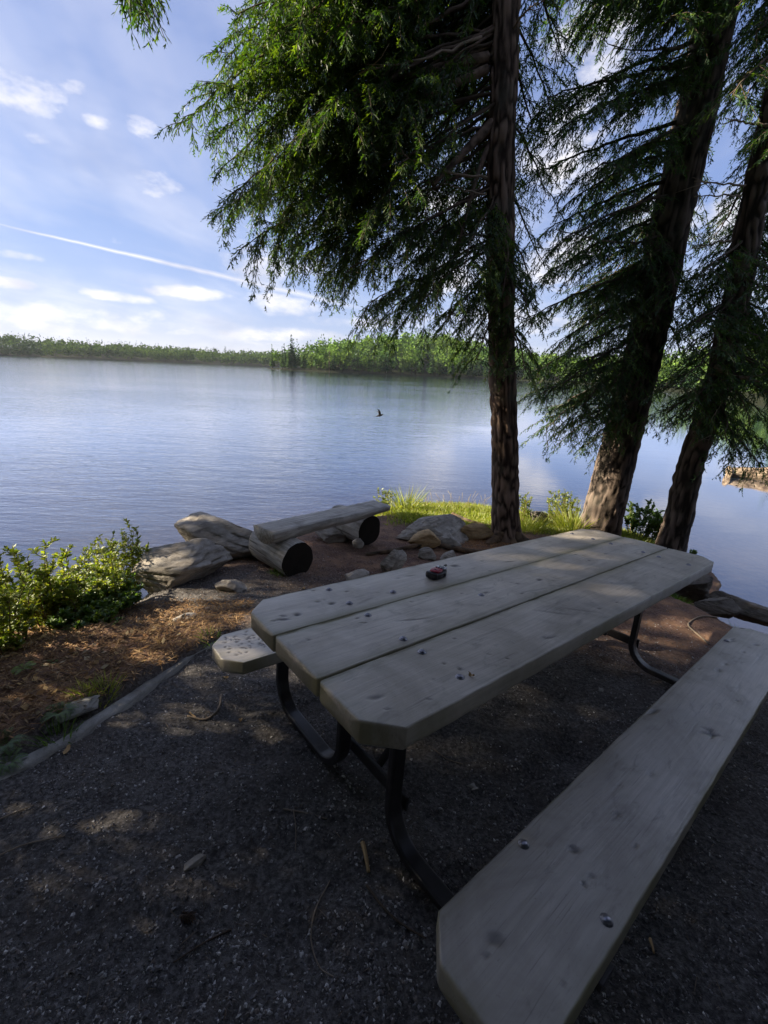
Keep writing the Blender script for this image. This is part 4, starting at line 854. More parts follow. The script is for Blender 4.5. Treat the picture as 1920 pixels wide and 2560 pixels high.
def rad_out(a, b, ax, bx, n=40):   # superellipse, a little waisted
    th = np.arange(n) * 2 * pi / n; c, s_ = np.cos(th), np.sin(th); x = ax + a * np.sign(c) * np.abs(c) ** 0.6; y = bx + b * np.sign(s_) * np.abs(s_) ** 0.6
    return np.c_[x, y * (1 + 0.10 * np.cos((x - ax) / a * 2.2))]
rblock('body', rad_out(0.056, 0.029, 0, 0), 0.0, 0.026, 0.004, M_BLACK, rd)
rblock('base_cap', rad_out(0.012, 0.027, -0.048, 0), 0.004, 0.030, 0.004, M_BLACK, rd)
fp = rblock('faceplate', rad_out(0.032, 0.022, -0.010, 0), 0.022, 0.036, 0.006, M_RED, rd)
for a in range(5):
    v, q, t = tube([(-0.028 + 0.002 * a, -0.008 + 0.004 * a, 0.0362), (-0.018 + 0.002 * a, -0.008 + 0.004 * a, 0.0362)], 0.0008, 6); mesh_np('speaker_slot', v, [q, t], M_BLACK, None, True, fp)
sv = rblock('silver_bezel', rad_out(0.019, 0.021, 0.036, 0), 0.022, 0.036, 0.005, M_SILVER, rd)
rblock('screen', rad_out(0.010, 0.012, 0.036, 0), 0.0345, 0.0370, 0.001, M_SCREEN, sv)
for y in (-0.012, 0.0, 0.012): rblock('button', rad_out(0.0045, 0.0042, 0.011, y, 20), 0.033, 0.0385, 0.001, M_BLACK, rd)
rblock('side_button', rad_out(0.012, 0.004, 0.012, -0.030, 20), 0.006, 0.020, 0.001, M_BLACK, rd)
v, q, t = tube([(0.050, 0.015, 0.015), (0.066, 0.015, 0.017), (0.075, 0.015, 0.018), (0.106, 0.015, 0.022)], [0.0085, 0.008, 0.0062, 0.0055], 14); mesh_np('antenna', v, [q, t], M_BLACK, None, True, rd)

# ---------------------------------------------------------------- log bench
lb = empty('log_bench', (-0.58, 4.25, gz1(-0.58, 4.25))); tag(lb, 'half-log bench on two short round logs facing the lake', 'bench')
LB0 = np.array(lb.location)
def log_round(front, dirn, L, r, seed):
    d = np.array([dirn[0], dirn[1], 0.0]); d /= np.linalg.norm(d); n, ns = 22, 56; P = np.asarray(front)[None] + d[None] * np.linspace(0, L, n)[:, None]
    th = np.arange(ns) * 2 * pi / ns; si = np.array([-d[1], d[0], 0]); up = np.array([0, 0, 1.])
    q = np.stack([np.cos(th)[None] * 3 + 0 * P[:, :1], np.sin(th)[None] * 3 + 0 * P[:, :1], np.linspace(0, L, n)[:, None] * 3 + 0 * th[None]], -1)
    rr = r * (1 + 0.10 * (fbm(q * 0.5, 3, seed) - 0.5) * 2) + 0.006 * (fbm(q * np.array([3, 3, 0.6]), 3, seed + 1) - 0.5); rr[0] *= 0.985; rr[-1] *= 0.985
    V = P[:, None] + rr[..., None] * (np.cos(th)[None, :, None] * si + np.sin(th)[None, :, None] * up); V = V.reshape(-1, 3)
    i = np.arange(n - 1)[:, None] * ns; j = np.arange(ns)[None]; k = (j + 1) % ns
    Q = np.stack([i + j, i + ns + j, i + ns + k, i + k], -1).reshape(-1, 4)
    rz = atan2(d[1], d[0]); F = np.asarray(front); c, s_ = cos(-rz), sin(-rz)
    def loc(V): W = V - F; return np.stack([W[:, 0] * c - W[:, 1] * s_, W[:, 0] * s_ + W[:, 1] * c, W[:, 2]], -1)
    o = mesh_np('log_support', loc(V), Q, M_LOGWOOD, None, True, lb); o.location = F - LB0; o.rotation_euler = (0, 0, rz)
    for ring, x in ((V[:ns], 0), (V[-ns:], 1)):
        cen = ring.mean(0); rings = [cen + (ring - cen) * f + d[None] * (0.004 * (fbm((cen + (ring - cen) * f) * 25, 2, seed) - 0.5)[:, None] if f < 1 else 0) for f in (1, 0.8, 0.55, 0.3, 0.08)]
        W = np.concatenate(rings); m = len(rings); i2 = np.arange(m - 1)[:, None] * ns
        Q2 = np.stack([i2 + j, i2 + k, i2 + ns + k, i2 + ns + j], -1).reshape(-1, 4); cap_ = np.arange((m - 1) * ns, m * ns)[None]
        mesh_np('sawn_end', loc(W), [Q2, cap_], M_LOGEND, None, True, o)
sd = np.array([1.07, 1.12]); sd /= np.linalg.norm(sd); ld = (-sd[1], sd[0])
log_round((-0.79, 3.66, 0.035), ld, 0.62, 0.178, 31)
log_round((-0.16, 4.76, -0.055), ld, 0.60, 0.182, 32)
# the seat: flat sawn top, rounded underside, lake-side edge left ragged
n, nt, nb = 60, 14, 16; A0 = np.array([-1.12, 3.69, 0.335]); A1 = np.array([-0.035, 4.885, 0.268]); sv_ = np.array([-(A1 - A0)[1], (A1 - A0)[0], 0]); sv_ /= np.linalg.norm(sv_)
rows = []
for k, t in enumerate(np.linspace(0, 1, n)):
    c = A0 + (A1 - A0) * t; wob_ = 0.022 * (fbm(np.array([[t * 4, 0, 3.]]), 3, 4)[0] - 0.5) * 2; wl = 0.158 + wob_; wr = 0.160 + 0.024 * (fbm(np.array([[t * 5, 7, 3.]]), 3, 5)[0] - 0.5) * 2
    dp = 0.125 * (1 - 0.35 * sstep(t, 0.62, 1.0)) * (0.9 + 0.2 * fbm(np.array([[t * 6, 3, 1.]]), 2, 6)[0]); ins = 0.985 if k in (0, n - 1) else 1
    ring = [c + sv_ * x * ins + np.array([0, 0, -0.012 * (abs(x) / 0.16) ** 6 + 0.005 * (fbm(np.array([[t * 12, x * 30, 0.]]), 3, 8)[0] - 0.5)]) for x in np.linspace(wl, -wr, nt)]
    for a in np.linspace(0, pi, nb)[1:-1]:
        x = -wr * cos(a) if cos(a) > 0 else -wl * cos(a); ring.append(c + sv_ * x * ins + np.array([0, 0, -0.018 - dp * sin(a) ** 0.75]))
    rows.append(ring)
V = np.array(rows); nr = V.shape[1]; V = V.reshape(-1, 3); i = np.arange(n - 1)[:, None] * nr; j = np.arange(nr)[None]; k = (j + 1) % nr
Q = np.stack([i + j, i + k, i + nr + k, i + nr + j], -1).reshape(-1, 4)
rz = atan2(sd[1], sd[0]); F = A0; c_, s_ = cos(-rz), sin(-rz); W = V - F; V = np.stack([W[:, 0] * c_ - W[:, 1] * s_, W[:, 0] * s_ + W[:, 1] * c_, W[:, 2]], -1)
so = mesh_np('seat', V, [Q, np.arange(nr)[::-1][None], np.arange((n - 1) * nr, n * nr)[None]], M_LOGWOOD, None, True, lb); so.location = F - LB0; so.rotation_euler = (0, 0, rz)

# ---------------------------------------------------------------- rocks
def ico(sub):
    bm = bmesh.new(); bmesh.ops.create_icosphere(bm, subdivisions=sub, radius=1); V = np.array([v.co[:] for v in bm.verts]); F = np.array([[v.index for v in f.verts] for f in bm.faces]); bm.free(); return V, F
ICO = {s: ico(s) for s in (3, 4, 5)}
def rock(name, label, c, size, rotz, seed, mt, cuts=9, sub=4, tilt=(0, 0), sink=0.3, rough=1.0, group=None):
    r = np.random.default_rng(seed); V, F = ICO[sub]; V = V.copy(); V = np.sign(V) * np.abs(V) ** 0.9
    for k in range(cuts + 4):
        nn = nz(r.normal(size=3) * np.array([1, 1, 0.8])); d = r.uniform(0.42, 0.80); e = V @ nn - d; V = V - np.clip(e, 0, None)[:, None] * nn * 0.98
    q = V * 1.6 + seed; lay = V @ nz(np.array([0.25, 0.2, 1.0])); 
    V = V * (1 + 0.24 * rough * (fbm(q, 4, seed) - 0.5)[:, None]) 
    st = np.abs((lay * 5 + 1.6 * fbm(q * 0.8, 2, seed + 1)) % 1 - 0.5); V = V + nz(V * np.array([1, 1, 0.2])) * (-0.07 * rough * np.clip(0.16 - st, 0, 1) / 0.16)[:, None]
    V = V + nz(V) * (0.075 * rough * (fbm(q * 4, 4, seed + 2) - 0.5))[:, None]
    V = V / np.abs(V).max(0) * np.asarray(size) / 2
    Rm = np.array(Matrix.Rotation(tilt[0], 3, 'X') @ Matrix.Rotation(tilt[1], 3, 'Y')); V = V @ Rm.T
    o = mesh_np(name, V, F, mt, None, True); o.location = (c[0], c[1], c[2] if len(c) > 2 else gz1(c[0], c[1]) + size[2] * (0.5 - sink)); o.rotation_euler = (0, 0, rotz); tag(o, label, 'rock', group); return o
rock('boulder', 'dark grey angular boulder beside the green shrubs on the left bank', (-1.86, 3.42, 0.00), (1.02, 0.62, 0.46), 0.42, 4, M_ROCK, 12, 5, (0.12, -0.10))
rock('boulder', 'sloping layered boulder at the left end of the log bench', (-1.62, 4.22, -0.06), (1.08, 0.80, 0.50), -0.28, 12, M_ROCK, 9, 5, (0.05, 0.24))
rock('rock', 'flat knobbly rock sunk in the soil below the sloping boulder', (-1.25, 3.27, -0.06), (0.36, 0.24, 0.16), 0.3, 13, M_ROCK, 8, 4, (0.0, 0.25))
rock('boulder', 'broad low grey boulder between the log bench and the straight hemlock', (0.60, 5.35, -0.26), (1.35, 0.85, 0.52), 0.40, 35, M_ROCK, 7, 5, (-0.05, -0.05), rough=0.55)
rock('boulder', 'rounded tan stone painted sunlit orange at the foot of the straight hemlock', (1.28, 5.50, -0.27), (0.50, 0.30, 0.27), 0.18, 16, M_ROCKW, 7, 4, (0, -0.12))
rock('rock', 'sunlit tan rock in front of the broad low boulder', (0.56, 4.92, -0.22), (0.50, 0.36, 0.30), 0.15, 17, M_ROCKW, 9, 4, (0, -0.2))
rock('rock', 'grey rock touching the right end of the sunlit tan rock', (0.86, 4.98, -0.26), (0.34, 0.30, 0.22), 0.6, 18, M_ROCK, 8, 4)
rock('rock', 'upright pointed rock just behind the picnic table', (0.11, 3.92, -0.07), (0.26, 0.22, 0.32), 0.5, 19, M_ROCK, 10, 4, (0.15, 0.35), )
rock('rock', 'low flat rock left of the pointed rock behind the table', (-0.24, 3.62, -0.10), (0.30, 0.26, 0.15), 0.9, 20, M_ROCK, 7, 4)
rock('rock', 'small pale stone between the low flat rock and the pointed rock', (-0.03, 3.62, -0.10), (0.18, 0.13, 0.10), 0.2, 21, M_ROCKW, 7, 3)
rock('rock', 'grey stone under the exposed root near the table', (0.52, 4.48, -0.22), (0.22, 0.2, 0.2), 0.3, 22, M_ROCK, 8, 4)
rock('rock', 'second grey stone right of the root near the table', (0.78, 4.50, -0.24), (0.24, 0.2, 0.16), 1.0, 23, M_ROCK, 8, 4)
rock('rock', 'grey rock under the middle of the log bench', (-0.62, 4.95, -0.16), (0.62, 0.42, 0.30), 0.7, 24, M_ROCK, 9, 4)
rock('rock', 'small stone between the two bench logs', (-0.28, 4.60, -0.17), (0.20, 0.13, 0.16), 0.8, 25, M_ROCK, 8, 3, (0, .3))
rock('rock', 'low worn rock showing through the gravel left of the table', (-1.40, 2.58, 0.0), (0.20, 0.30, 0.10), -0.5, 26, M_ROCK, 7, 4)
rock('rock', 'thin grey stone slab lying against the stone edging', (-1.47, 1.62, 0.155), (0.30, 0.16, 0.07), 0.95, 27, M_LEDGE, 9, 4, (0.1, 0.0))
rock('rock', 'mossy stone at the left edge of the gravel', (-1.56, 1.27, 0.14), (0.40, 0.17, 0.13), 0.62, 28, M_LEDGE, 8, 4)
P = hitg(418, 1868); rock('rock', 'half buried grey stone in the dark gravel at lower left', (P[0], P[1], P[2] - 0.004), (0.085, 0.05, 0.05), 0.9, 29, M_ROCK, 7, 4)
for (x, y, sx, sy, sz, sd_, lb_) in ((3.42, 4.32, 0.7, 0.42, 0.34, 41, 'dark wet rock at the water just beyond the far right table corner'), (3.72, 3.88, 0.62, 0.36, 0.28, 42, 'long dark shore rock right of the wet rock'), (4.25, 3.42, 0.7, 0.4, 0.24, 43, 'dark shore rock at the right edge above the bench end'), (3.35, 3.72, 0.42, 0.3, 0.20, 44, 'dark hump of rock beside the pale root on the right')):
    rock('shore_rock', lb_, (x, y, -0.36 if sd_ < 44 else -0.27), (sx, sy, sz), -0.7, sd_, M_ROCKD, 8, 4)
rock('rock', 'dark rock in the grass right of the straight hemlock', (2.55, 6.6, -0.42), (0.36, 0.26, 0.24), -0.5, 46, M_ROCKD, 8, 4)
# stone edging between gravel and the planted bank
L_ = spline([(x, y, gz1(x + 0.06, y - 0.03)) for x, y in LEDGE[:6]], 60); acc = []
prof = [(-0.085, -0.03), (-0.06, 0.016), (-0.022, 0.022), (0.0, 0.018), (0.014, -0.01), (0.024, -0.045), (0.03, -0.09)]
t_ = nz(np.gradient(L_, axis=0)); sd3 = nz(np.stack([t_[:, 1], -t_[:, 0], 0 * t_[:, 0]], -1)) * -1.0
# the side that faces the gravel (towards +x)
sd3 = np.where((sd3[:, :1] > 0), sd3, -sd3)
V = []
for k in range(60):
    tt = k / 59; hh = 0.75 + 0.6 * fbm(np.array([[tt * 5, 0, 0.]]), 2, 3)[0]; hh *= sstep(tt, -0.02, 0.10) * (1 - 0.75 * sstep(tt, 0.80, 1.0))
    for a, b in prof: V.append(L_[k] + sd3[k] * (a + 0.02 * (fbm(np.array([[tt * 9, a * 6, 1.]]), 3, 8)[0] - 0.5)) + np.array([0, 0, b * hh + 0.014 * (fbm(np.array([[tt * 22, a * 22, 4.]]), 3, 9)[0] - 0.5)]))
V = np.array(V); npf = len(prof); i = np.arange(59)[:, None] * npf; j = np.arange(npf - 1)[None]; Q = np.stack([i + j, i + j + 1, i + npf + j + 1, i + npf + j], -1).reshape(-1, 4)
o = mesh_np('stone_edging', V, Q, M_LEDGE, None, True); tag(o, 'long low grey rock ledge edging the gravel left of the table', 'rock')

# ---------------------------------------------------------------- roots
def root(label, pts, r0, r1, seed):
    P = spline(pts, 40); P[:, 2] += 0.012 * (fbm(P * 9, 3, seed) - 0.5); V, Q, Tt = tube(P, np.linspace(r0, r1, 40) * (0.85 + 0.3 * fbm(P * 6, 2, seed)), 14)
    rel = fbm(V * 25, 3, seed); V = V + 0.006 * (rel - 0.5)[:, None]; o = mesh_np('exposed_root', V, [Q, Tt], M_ROOT, None, True, attr={'relief': rel}); tag(o, label, 'root'); return o
def g(px, py, up=0.0): P = hitg(px, py); P[2] += up; return P
root('long brown root winding over the soil behind the table', [g(790, 1200, .01), g(850, 1193, .02), g(895, 1186, .045), g(940, 1183, .05), g(985, 1192, .04), g(1030, 1198, .03), g(1075, 1192, .0)], 0.022, 0.040, 5)
for k, (pa, pb, pc, ra_) in enumerate((((1085, 1135), (1072, 1160), (1050, 1180), 0.085), ((1095, 1130), (1105, 1165), (1115, 1185), 0.08), ((1115, 1130), (1135, 1155), (1158, 1170), 0.085))):
    a, b, c = at(*pa, 5.42), at(*pb, 5.36), at(*pc, 5.2); a[2] = gz1(a[0], a[1]) + 0.10; b[2] = gz1(b[0], b[1]) + 0.035; c[2] = gz1(c[0], c[1]) - 0.03
    P = spline([a, b, c], 16); V, Q, Tt = tube(P, np.linspace(ra_, ra_ * 0.55, 16), 14); rel = fbm(V * 25, 3, k); V = V + 0.012 * (rel - 0.5)[:, None]
    mesh_np('root', V - tA.base, [Q, Tt], M_ROOT, None, True, tA.root, attr={'relief': rel})
root('thin root across the top of the broad low boulder', [g(975, 1122, .10), g(1000, 1128, .06), g(1040, 1138, .03), g(1058, 1140, .02)], 0.025, 0.03, 6)
# ---------------------------------------------------------------- shrubs, ferns, grass
def shrub(name, label, base, nst, hgt, spread, leaf_l, leaf_w, seed, cols, per=70, cat='shrub', group=None, dense=1.0, lean=(0, 0)):
    r = np.random.default_rng(seed); base = np.asarray(base, float); root = empty(name, base); tag(root, label, cat, group)
    wood = Acc(); LV = []; LC = []
    for k in range(nst):
        a = r.random() * 2 * pi; sp = spread * np.sqrt(r.random()); h = hgt * r.uniform(0.55, 1.05) * (1 - 0.25 * sp / spread)
        b = np.array([cos(a) * sp * 0.55, sin(a) * sp * 0.55, -0.03]); t = np.array([cos(a) * sp + lean[0] * h + r.normal(0, .04), sin(a) * sp + lean[1] * h + r.normal(0, .04), h])
        b[2] += gz1(base[0] + b[0], base[1] + b[1]) - base[2]
        C = bez(b, (b + t) / 2 + r.normal(0, 0.06, 3), t, 10); wood.add(*tube(C, np.linspace(0.0055, 0.0018, 10), 5))
        segs = [(C, 1.0)]
        for q in range(int(4 * dense)):
            i = int(r.integers(3, 9)); e = C[i] + nz(np.array([r.normal(), r.normal(), 1.1])) * h * r.uniform(0.12, 0.30); D = bez(C[i], (C[i] + e) / 2 + r.normal(0, .015, 3), e, 5); wood.add(*tube(D, np.linspace(0.003, 0.0012, 5), 4, False)); segs.append((D, 0.5))
        for C2, wgt in segs:
            m = int(per * wgt * dense); u = r.random(m) ** 0.75 * (len(C2) - 1.001); i = u.astype(int); f = (u - i)[:, None]; P = C2[i] * (1 - f) + C2[i + 1] * f; T = nz(C2[i + 1] - C2[i])
            D = nz(np.stack([r.normal(size=m), r.normal(size=m), 0.25 + 0.5 * r.random(m)], -1) + T * 0.6); Ln = leaf_l * (0.55 + 0.6 * r.random(m)); V, _ = kites(P, D, Ln, Ln * leaf_w * (0.8 + 0.4 * r.random(m)), nz(np.array([0, 0, 1.]) + 0.7 * nz(r.normal(size=(m, 3)))), -np.array([0, 0, 1.]) * (Ln * 0.2)[:, None])
            cc = np.array(cols)[r.integers(0, len(cols), m)] * (0.75 + 0.5 * r.random((m, 1))); LV.append(V); LC.append(np.repeat(cc, 4, 0))
    V = np.concatenate(LV); mesh_np('foliage', V, np.arange(len(V)).reshape(-1, 4), M_LEAF, np.concatenate(LC), False, root); wood.build('stems', M_SHRUBSTEM, root)
    return root
YG = [(0.19, 0.235, 0.03), (0.23, 0.27, 0.04), (0.14, 0.20, 0.03), (0.27, 0.27, 0.06)]
DG = [(0.085, 0.155, 0.034), (0.11, 0.185, 0.036), (0.07, 0.13, 0.03), (0.15, 0.21, 0.04)]
def bpos(px, py, Yd): P = at(px, py, Yd); return (P[0], P[1], gz1(P[0], P[1]))
sh_ = [((-2.30, 2.95), 24, 0.32, 0.26, YG, 'bushy yellow green shrub in the middle of the left bank', 1),
       ((-2.36, 2.58), 26, 0.54, 0.25, YG, 'tall upright yellow green shrub second from the left edge', 2),
       ((-2.32, 2.15), 22, 0.52, 0.26, YG, 'yellow green shrub cut by the left edge of the view', 3),
       ((-2.10, 2.90), 20, 0.14, 0.22, DG, 'darker green leafy shrub leaning against the dark boulder', 4),
       ((-2.40, 3.45), 24, 0.36, 0.24, YG, 'thin yellow green shrub with bare tips behind the dark boulder', 5),
       ((-2.06, 2.52), 16, 0.10, 0.20, DG, 'low green leafy plant at the front of the left bank', 6),
       ((-2.62, 2.85), 18, 0.24, 0.24, YG, 'pale shrub at the waterline behind the tall upright shrub', 7)]
for (x, y), ns_, h_, sp_, cl_, lb_, sd_ in sh_:
    shrub('bank_shrub', lb_, (x, y, gz1(x, y)), int(ns_ * 1.25), h_ + 0.06 - gz1(x, y), sp_ * 1.12, 0.046, 0.40, 100 + sd_, cl_, 64)
for px, py, Yd, lb_, hh in ((590 * 0.55, 1165, 3.9, 'tall bare twig rising from the left bank shrubs', 0.3),): pass
shrub('bank_shrub', 'bright yellow leafy plant at the right end of the log bench', bpos(835, 1100, 6.9), 9, 0.55, 0.16, 0.05, 0.4, 121, YG, 40)
shrub('bank_shrub', 'tall yellow green shrub between the straight and thickest hemlocks', bpos(1205, 1150, 6.9), 22, 0.62, 0.30, 0.045, 0.38, 122, YG, 60)
shrub('bank_shrub', 'yellow green sprig right behind the straight hemlock trunk', bpos(1128, 1140, 6.6), 8, 0.60, 0.14, 0.045, 0.38, 123, YG, 50)
shrub('bank_shrub', 'rounded dark green bush between the thickest and slim hemlocks', bpos(1372, 1190, 6.3), 30, 0.62, 0.38, 0.05, 0.55, 124, DG, 70)
shrub('bank_shrub', 'small dark green bush right of the slim hemlock foot', bpos(1478, 1200, 5.75), 8, 0.22, 0.12, 0.04, 0.5, 125, DG, 40)
shrub('bank_shrub', 'small yellow plant behind the sloping boulder', bpos(500, 1200, 4.95), 8, 0.40, 0.14, 0.04, 0.4, 126, YG, 36)
# dry curled fern stems by the boulder
def dry_fern(label, base, n, h, seed):
    r = np.random.default_rng(seed); base = np.asarray(base, float); rt = empty('dry_fern', base); tag(rt, label, 'plant'); acc = Acc(); LV = []; LC = []
    for k in range(n):
        a = pi + r.normal(0, 0.7); l = h * r.uniform(0.6, 1.0); tip = np.array([cos(a) * l * 0.75, sin(a) * l * 0.4, l * r.uniform(0.25, 0.7)]); C = bez((0, 0, 0), (cos(a) * l * 0.15, sin(a) * .05, l * 1.35), tip, 14); acc.add(*tube(C, np.linspace(.0045, .0015, 14), 5), col=(0.34, 0.27, 0.15))
        m = 22; i = r.integers(6, 14, m); D = nz(np.stack([r.normal(size=m), r.normal(size=m), -1 - r.random(m)], -1)); V, _ = kites(C[i], D, .02 + .025 * r.random(m), np.full(m, .010), nz(r.normal(size=(m, 3)))); LV.append(V); LC.append(np.repeat(np.array([(0.36, 0.17, 0.06), (0.42, 0.27, 0.11), (0.30, 0.2, 0.1)])[r.integers(0, 3, m)], 4, 0))
    acc.build('stems', M_DRY, rt); V = np.concatenate(LV); mesh_np('withered_leaves', V, np.arange(len(V)).reshape(-1, 4), M_DRY, np.concatenate(LC), False, rt)
dry_fern('dry curled fern with rust brown leaves above the sloping boulder', bpos(432, 1185, 4.75), 11, 0.36, 5)
dry_fern('smaller dry curled fern left of the sloping boulder', bpos(402, 1205, 4.35), 7, 0.20, 6)
def fern(name, label, base, n, l, seed, cols, wide=0.35):
    r = np.random.default_rng(seed); base = np.asarray(base, float); rt = empty(name, base); tag(rt, label, 'plant')
    for k in range(n):
        a = k * 2.4 + r.normal(0, .3); ll = l * r.uniform(.7, 1.1); C = bez((0, 0, 0), (cos(a) * ll * .4, sin(a) * ll * .4, ll * .75), (cos(a) * ll, sin(a) * ll, ll * .35), 16); T = nz(np.gradient(C, axis=0)); S = nz(np.cross(T, (0, 0, 1.)))
        i = np.repeat(np.arange(2, 16), 2); sg = np.tile([1., -1.], 14)[:, None]; Ln = ll * wide * np.sin((i / 16.0) * pi * 0.9 + 0.15) + .006; V, _ = kites(C[i], nz(S[i] * sg + T[i] * .45 - np.array([0, 0, .15])), Ln, Ln * .13 + .0018, np.tile([0, 0, 1.], (28, 1)))
        cc = np.array(cols)[r.integers(0, len(cols))] * (0.8 + .4 * r.random((28, 1))); mesh_np('frond', V, np.arange(len(V)).reshape(-1, 4), M_LEAF, np.repeat(cc, 4, 0), False, rt)
    return rt
fern('fern', 'bright green fern on the litter left of the stone edging', g(130, 1545), 13, 0.075, 3, DG, 0.24)
fern('fern', 'green fern cut by the left edge of the view', g(12, 1615), 11, 0.085, 4, DG, 0.24)
fern('fern', 'small fern by the mossy stone at the lower left', g(20, 1655), 9, 0.07, 5, DG, 0.24)
fern('seedling', 'bright five-leaved seedling under the left shrubs', g(52, 1458, .03), 5, 0.05, 6, [(0.17, 0.24, 0.03)], 0.5)
fern('seedling', 'tiny pale seedling right of the five-leaved seedling', g(108, 1435), 3, 0.04, 7, [(0.12, 0.18, 0.03)], 0.5)
def tuft(label, base, n, h, spread, seed, cols, name='grass_tuft', wd=0.006):
    r = np.random.default_rng(seed); base = np.asarray(base, float); a = r.random(n) * 2 * pi; rr = spread * np.sqrt(r.random(n)); B = np.stack([np.cos(a) * rr, np.sin(a) * rr, 0 * a], -1); B[:, 2] = gz(base[0] + B[:, 0], base[1] + B[:, 1]) - base[2] - .01
    D = nz(np.stack([np.cos(a) * .35 + r.normal(0, .25, n), np.sin(a) * .35 + r.normal(0, .25, n), np.ones(n)], -1)); L = h * r.uniform(.5, 1.1, n); bend = np.stack([np.cos(a), np.sin(a), -0.4 + 0 * a], -1) * (L * .22)[:, None]
    V, Q = kites(B, D, L, np.full(n, wd), nz(r.normal(size=(n, 3)) * np.array([1, 1, .1])), bend); cc = np.array(cols)[r.integers(0, len(cols), n)] * (.75 + .5 * r.random((n, 1)))
    o = mesh_np(name, V, Q, M_GRASS, np.repeat(cc, 4, 0), False); o.location = base; tag(o, label, 'grass'); return o
GG = [(0.24, 0.29, 0.04), (0.30, 0.32, 0.05), (0.34, 0.32, 0.10), (0.19, 0.25, 0.04)]
tuft('tall grass tuft behind the right end of the log bench', bpos(880, 1105, 7.2), 160, 0.58, 0.16, 1, GG, wd=0.011)
tuft('shorter grass tuft left of the tall tuft behind the log bench', bpos(850, 1100, 7.3), 120, 0.42, 0.20, 2, GG, wd=0.010)
tuft('long grass clump at the left foot of the thickest hemlock', bpos(1235, 1160, 6.3), 260, 0.50, 0.24, 3, GG, wd=0.010)
tuft('grass tuft right of the straight hemlock', bpos(1140, 1150, 6.2), 160, 0.34, 0.22, 4, GG, wd=0.009)
tuft('thin grass tuft on the litter by the stone edging', g(215, 1505), 70, 0.10, 0.05, 5, GG, wd=0.004)
tuft('yellowish grass tuft above the stone edging', g(232, 1488), 60, 0.10, 0.03, 6, GG, wd=0.004)
tuft('small grass tuft left of the stone edging', g(180, 1500), 60, 0.08, 0.04, 7, GG, wd=0.004)
tuft('weedy grass tuft beside the thin stone slab', g(125, 1595), 60, 0.11, 0.06, 8, DG, wd=0.005)
tuft('grass tuft at the base of the nearer bench log', g(600, 1240), 90, 0.09, 0.06, 9, DG, wd=0.004)
tuft('sparse grass at the top end of the stone edging', g(455, 1385), 60, 0.09, 0.06, 10, DG, wd=0.004)
tuft('short grass on the rocky bank under the far table end', bpos(1460, 1290, 3.95), 160, 0.10, 0.16, 11, DG, wd=0.006)
tuft('grass between the shore rocks at the right edge', bpos(1640, 1350, 3.45), 160, 0.14, 0.18, 12, GG, wd=0.006)
# lawn-like growth on the point
r = np.random.default_rng(61); n = 60000; x = r.uniform(-0.6, 4.4, n); y = r.uniform(5.2, 8.5, n); s = sdist(x, y, SHORE); wb = 0.5 * (fbm(P2(x, y, 1.7), 3, 31) - .5)
k = (s > 0.03) & (r.random(n) < sstep(y + wb * 1.2, 5.7, 6.3) * sstep(x + .5 * (y - 5) + wb, .55, 1.15)) ; x, y = x[k], y[k]; n = len(x)
B = np.stack([x, y, gz(x, y) - .01], -1); L = r.uniform(.04, .13, n) * (0.7 + 0.9 * fbm(P2(x, y, 2.5), 2, 3)); D = nz(np.stack([r.normal(0, .5, n), r.normal(0, .5, n), np.ones(n)], -1))
V, Q = kites(B, D, L, np.full(n, .011), nz(r.normal(size=(n, 3)) * np.array([1, 1, .2])), np.stack([r.normal(0, .02, n), r.normal(0, .02, n), -L * .2], -1)); cc = np.array(GG)[r.integers(0, 4, n)] * (.7 + .6 * fbm(P2(x, y, 3), 2, 8))[:, None]
o = mesh_np('grass', V, Q, M_GRASS, np.repeat(cc, 4, 0), False); tag(o, 'short sunlit yellow green grass covering the lakeside point', 'grass', kind='stuff')
# dry stalks on the point
r = np.random.default_rng(62); acc = Acc()
for k in range(26):
    P = at(r.uniform(900, 1060), 1090, r.uniform(7.0, 8.0)); b = np.array([P[0], P[1], gz1(P[0], P[1])]); h = r.uniform(.15, .36); acc.add(*tube([b, b + (r.normal(0, .02), r.normal(0, .02), h * .6), b + (r.normal(0, .05), r.normal(0, .05), h)], [.003, .0025, .004], 4), col=(.36, .30, .18))
o = acc.build('dry_stalks', M_DRY); tag(o, 'thin dry stalks standing in the grass against the water', 'grass', kind='stuff')

# ---------------------------------------------------------------- gravel chips, needles, litter
def chips(name, x, y, size, cols, mt, label, seed, flat=0.55, elong=1.5):
    r = np.random.default_rng(seed); n = len(x); z = gz(x, y); a = r.random(n) * 2 * pi; s1 = size; s2 = size / r.uniform(1.0, elong, n); h = size * flat * r.uniform(.5, 1.1, n)
    ca, sa = np.cos(a), np.sin(a); loc = np.array([(-.5, -.35, 0), (.5, -.4, 0), (.45, .4, 0), (-.4, .45, 0), (.05, .02, 1)])
    lx = loc[None, :, 0] * s1[:, None] * (1 + .3 * r.normal(size=(n, 5))); ly = loc[None, :, 1] * s2[:, None] * (1 + .3 * r.normal(size=(n, 5))); lz = loc[None, :, 2] * h[:, None] - .15 * size[:, None]
    tl = r.normal(0, .35, (n, 1)); lz = lz + lx * tl
    V = np.stack([x[:, None] + lx * ca[:, None] - ly * sa[:, None], y[:, None] + lx * sa[:, None] + ly * ca[:, None], z[:, None] + lz], -1).reshape(-1, 3)
    t = np.array([(0, 1, 4), (1, 2, 4), (2, 3, 4), (3, 0, 4)]); F = (t[None] + (np.arange(n) * 5)[:, None, None]).reshape(-1, 3)
    cc = np.array(cols)[r.integers(0, len(cols), n)] * (.7 + .6 * r.random((n, 1))) * 1.5; o = mesh_np(name, V, F, mt, np.repeat(cc, 5, 0), False); tag(o, label, kind='stuff'); return o
r = np.random.default_rng(71); n = 84000
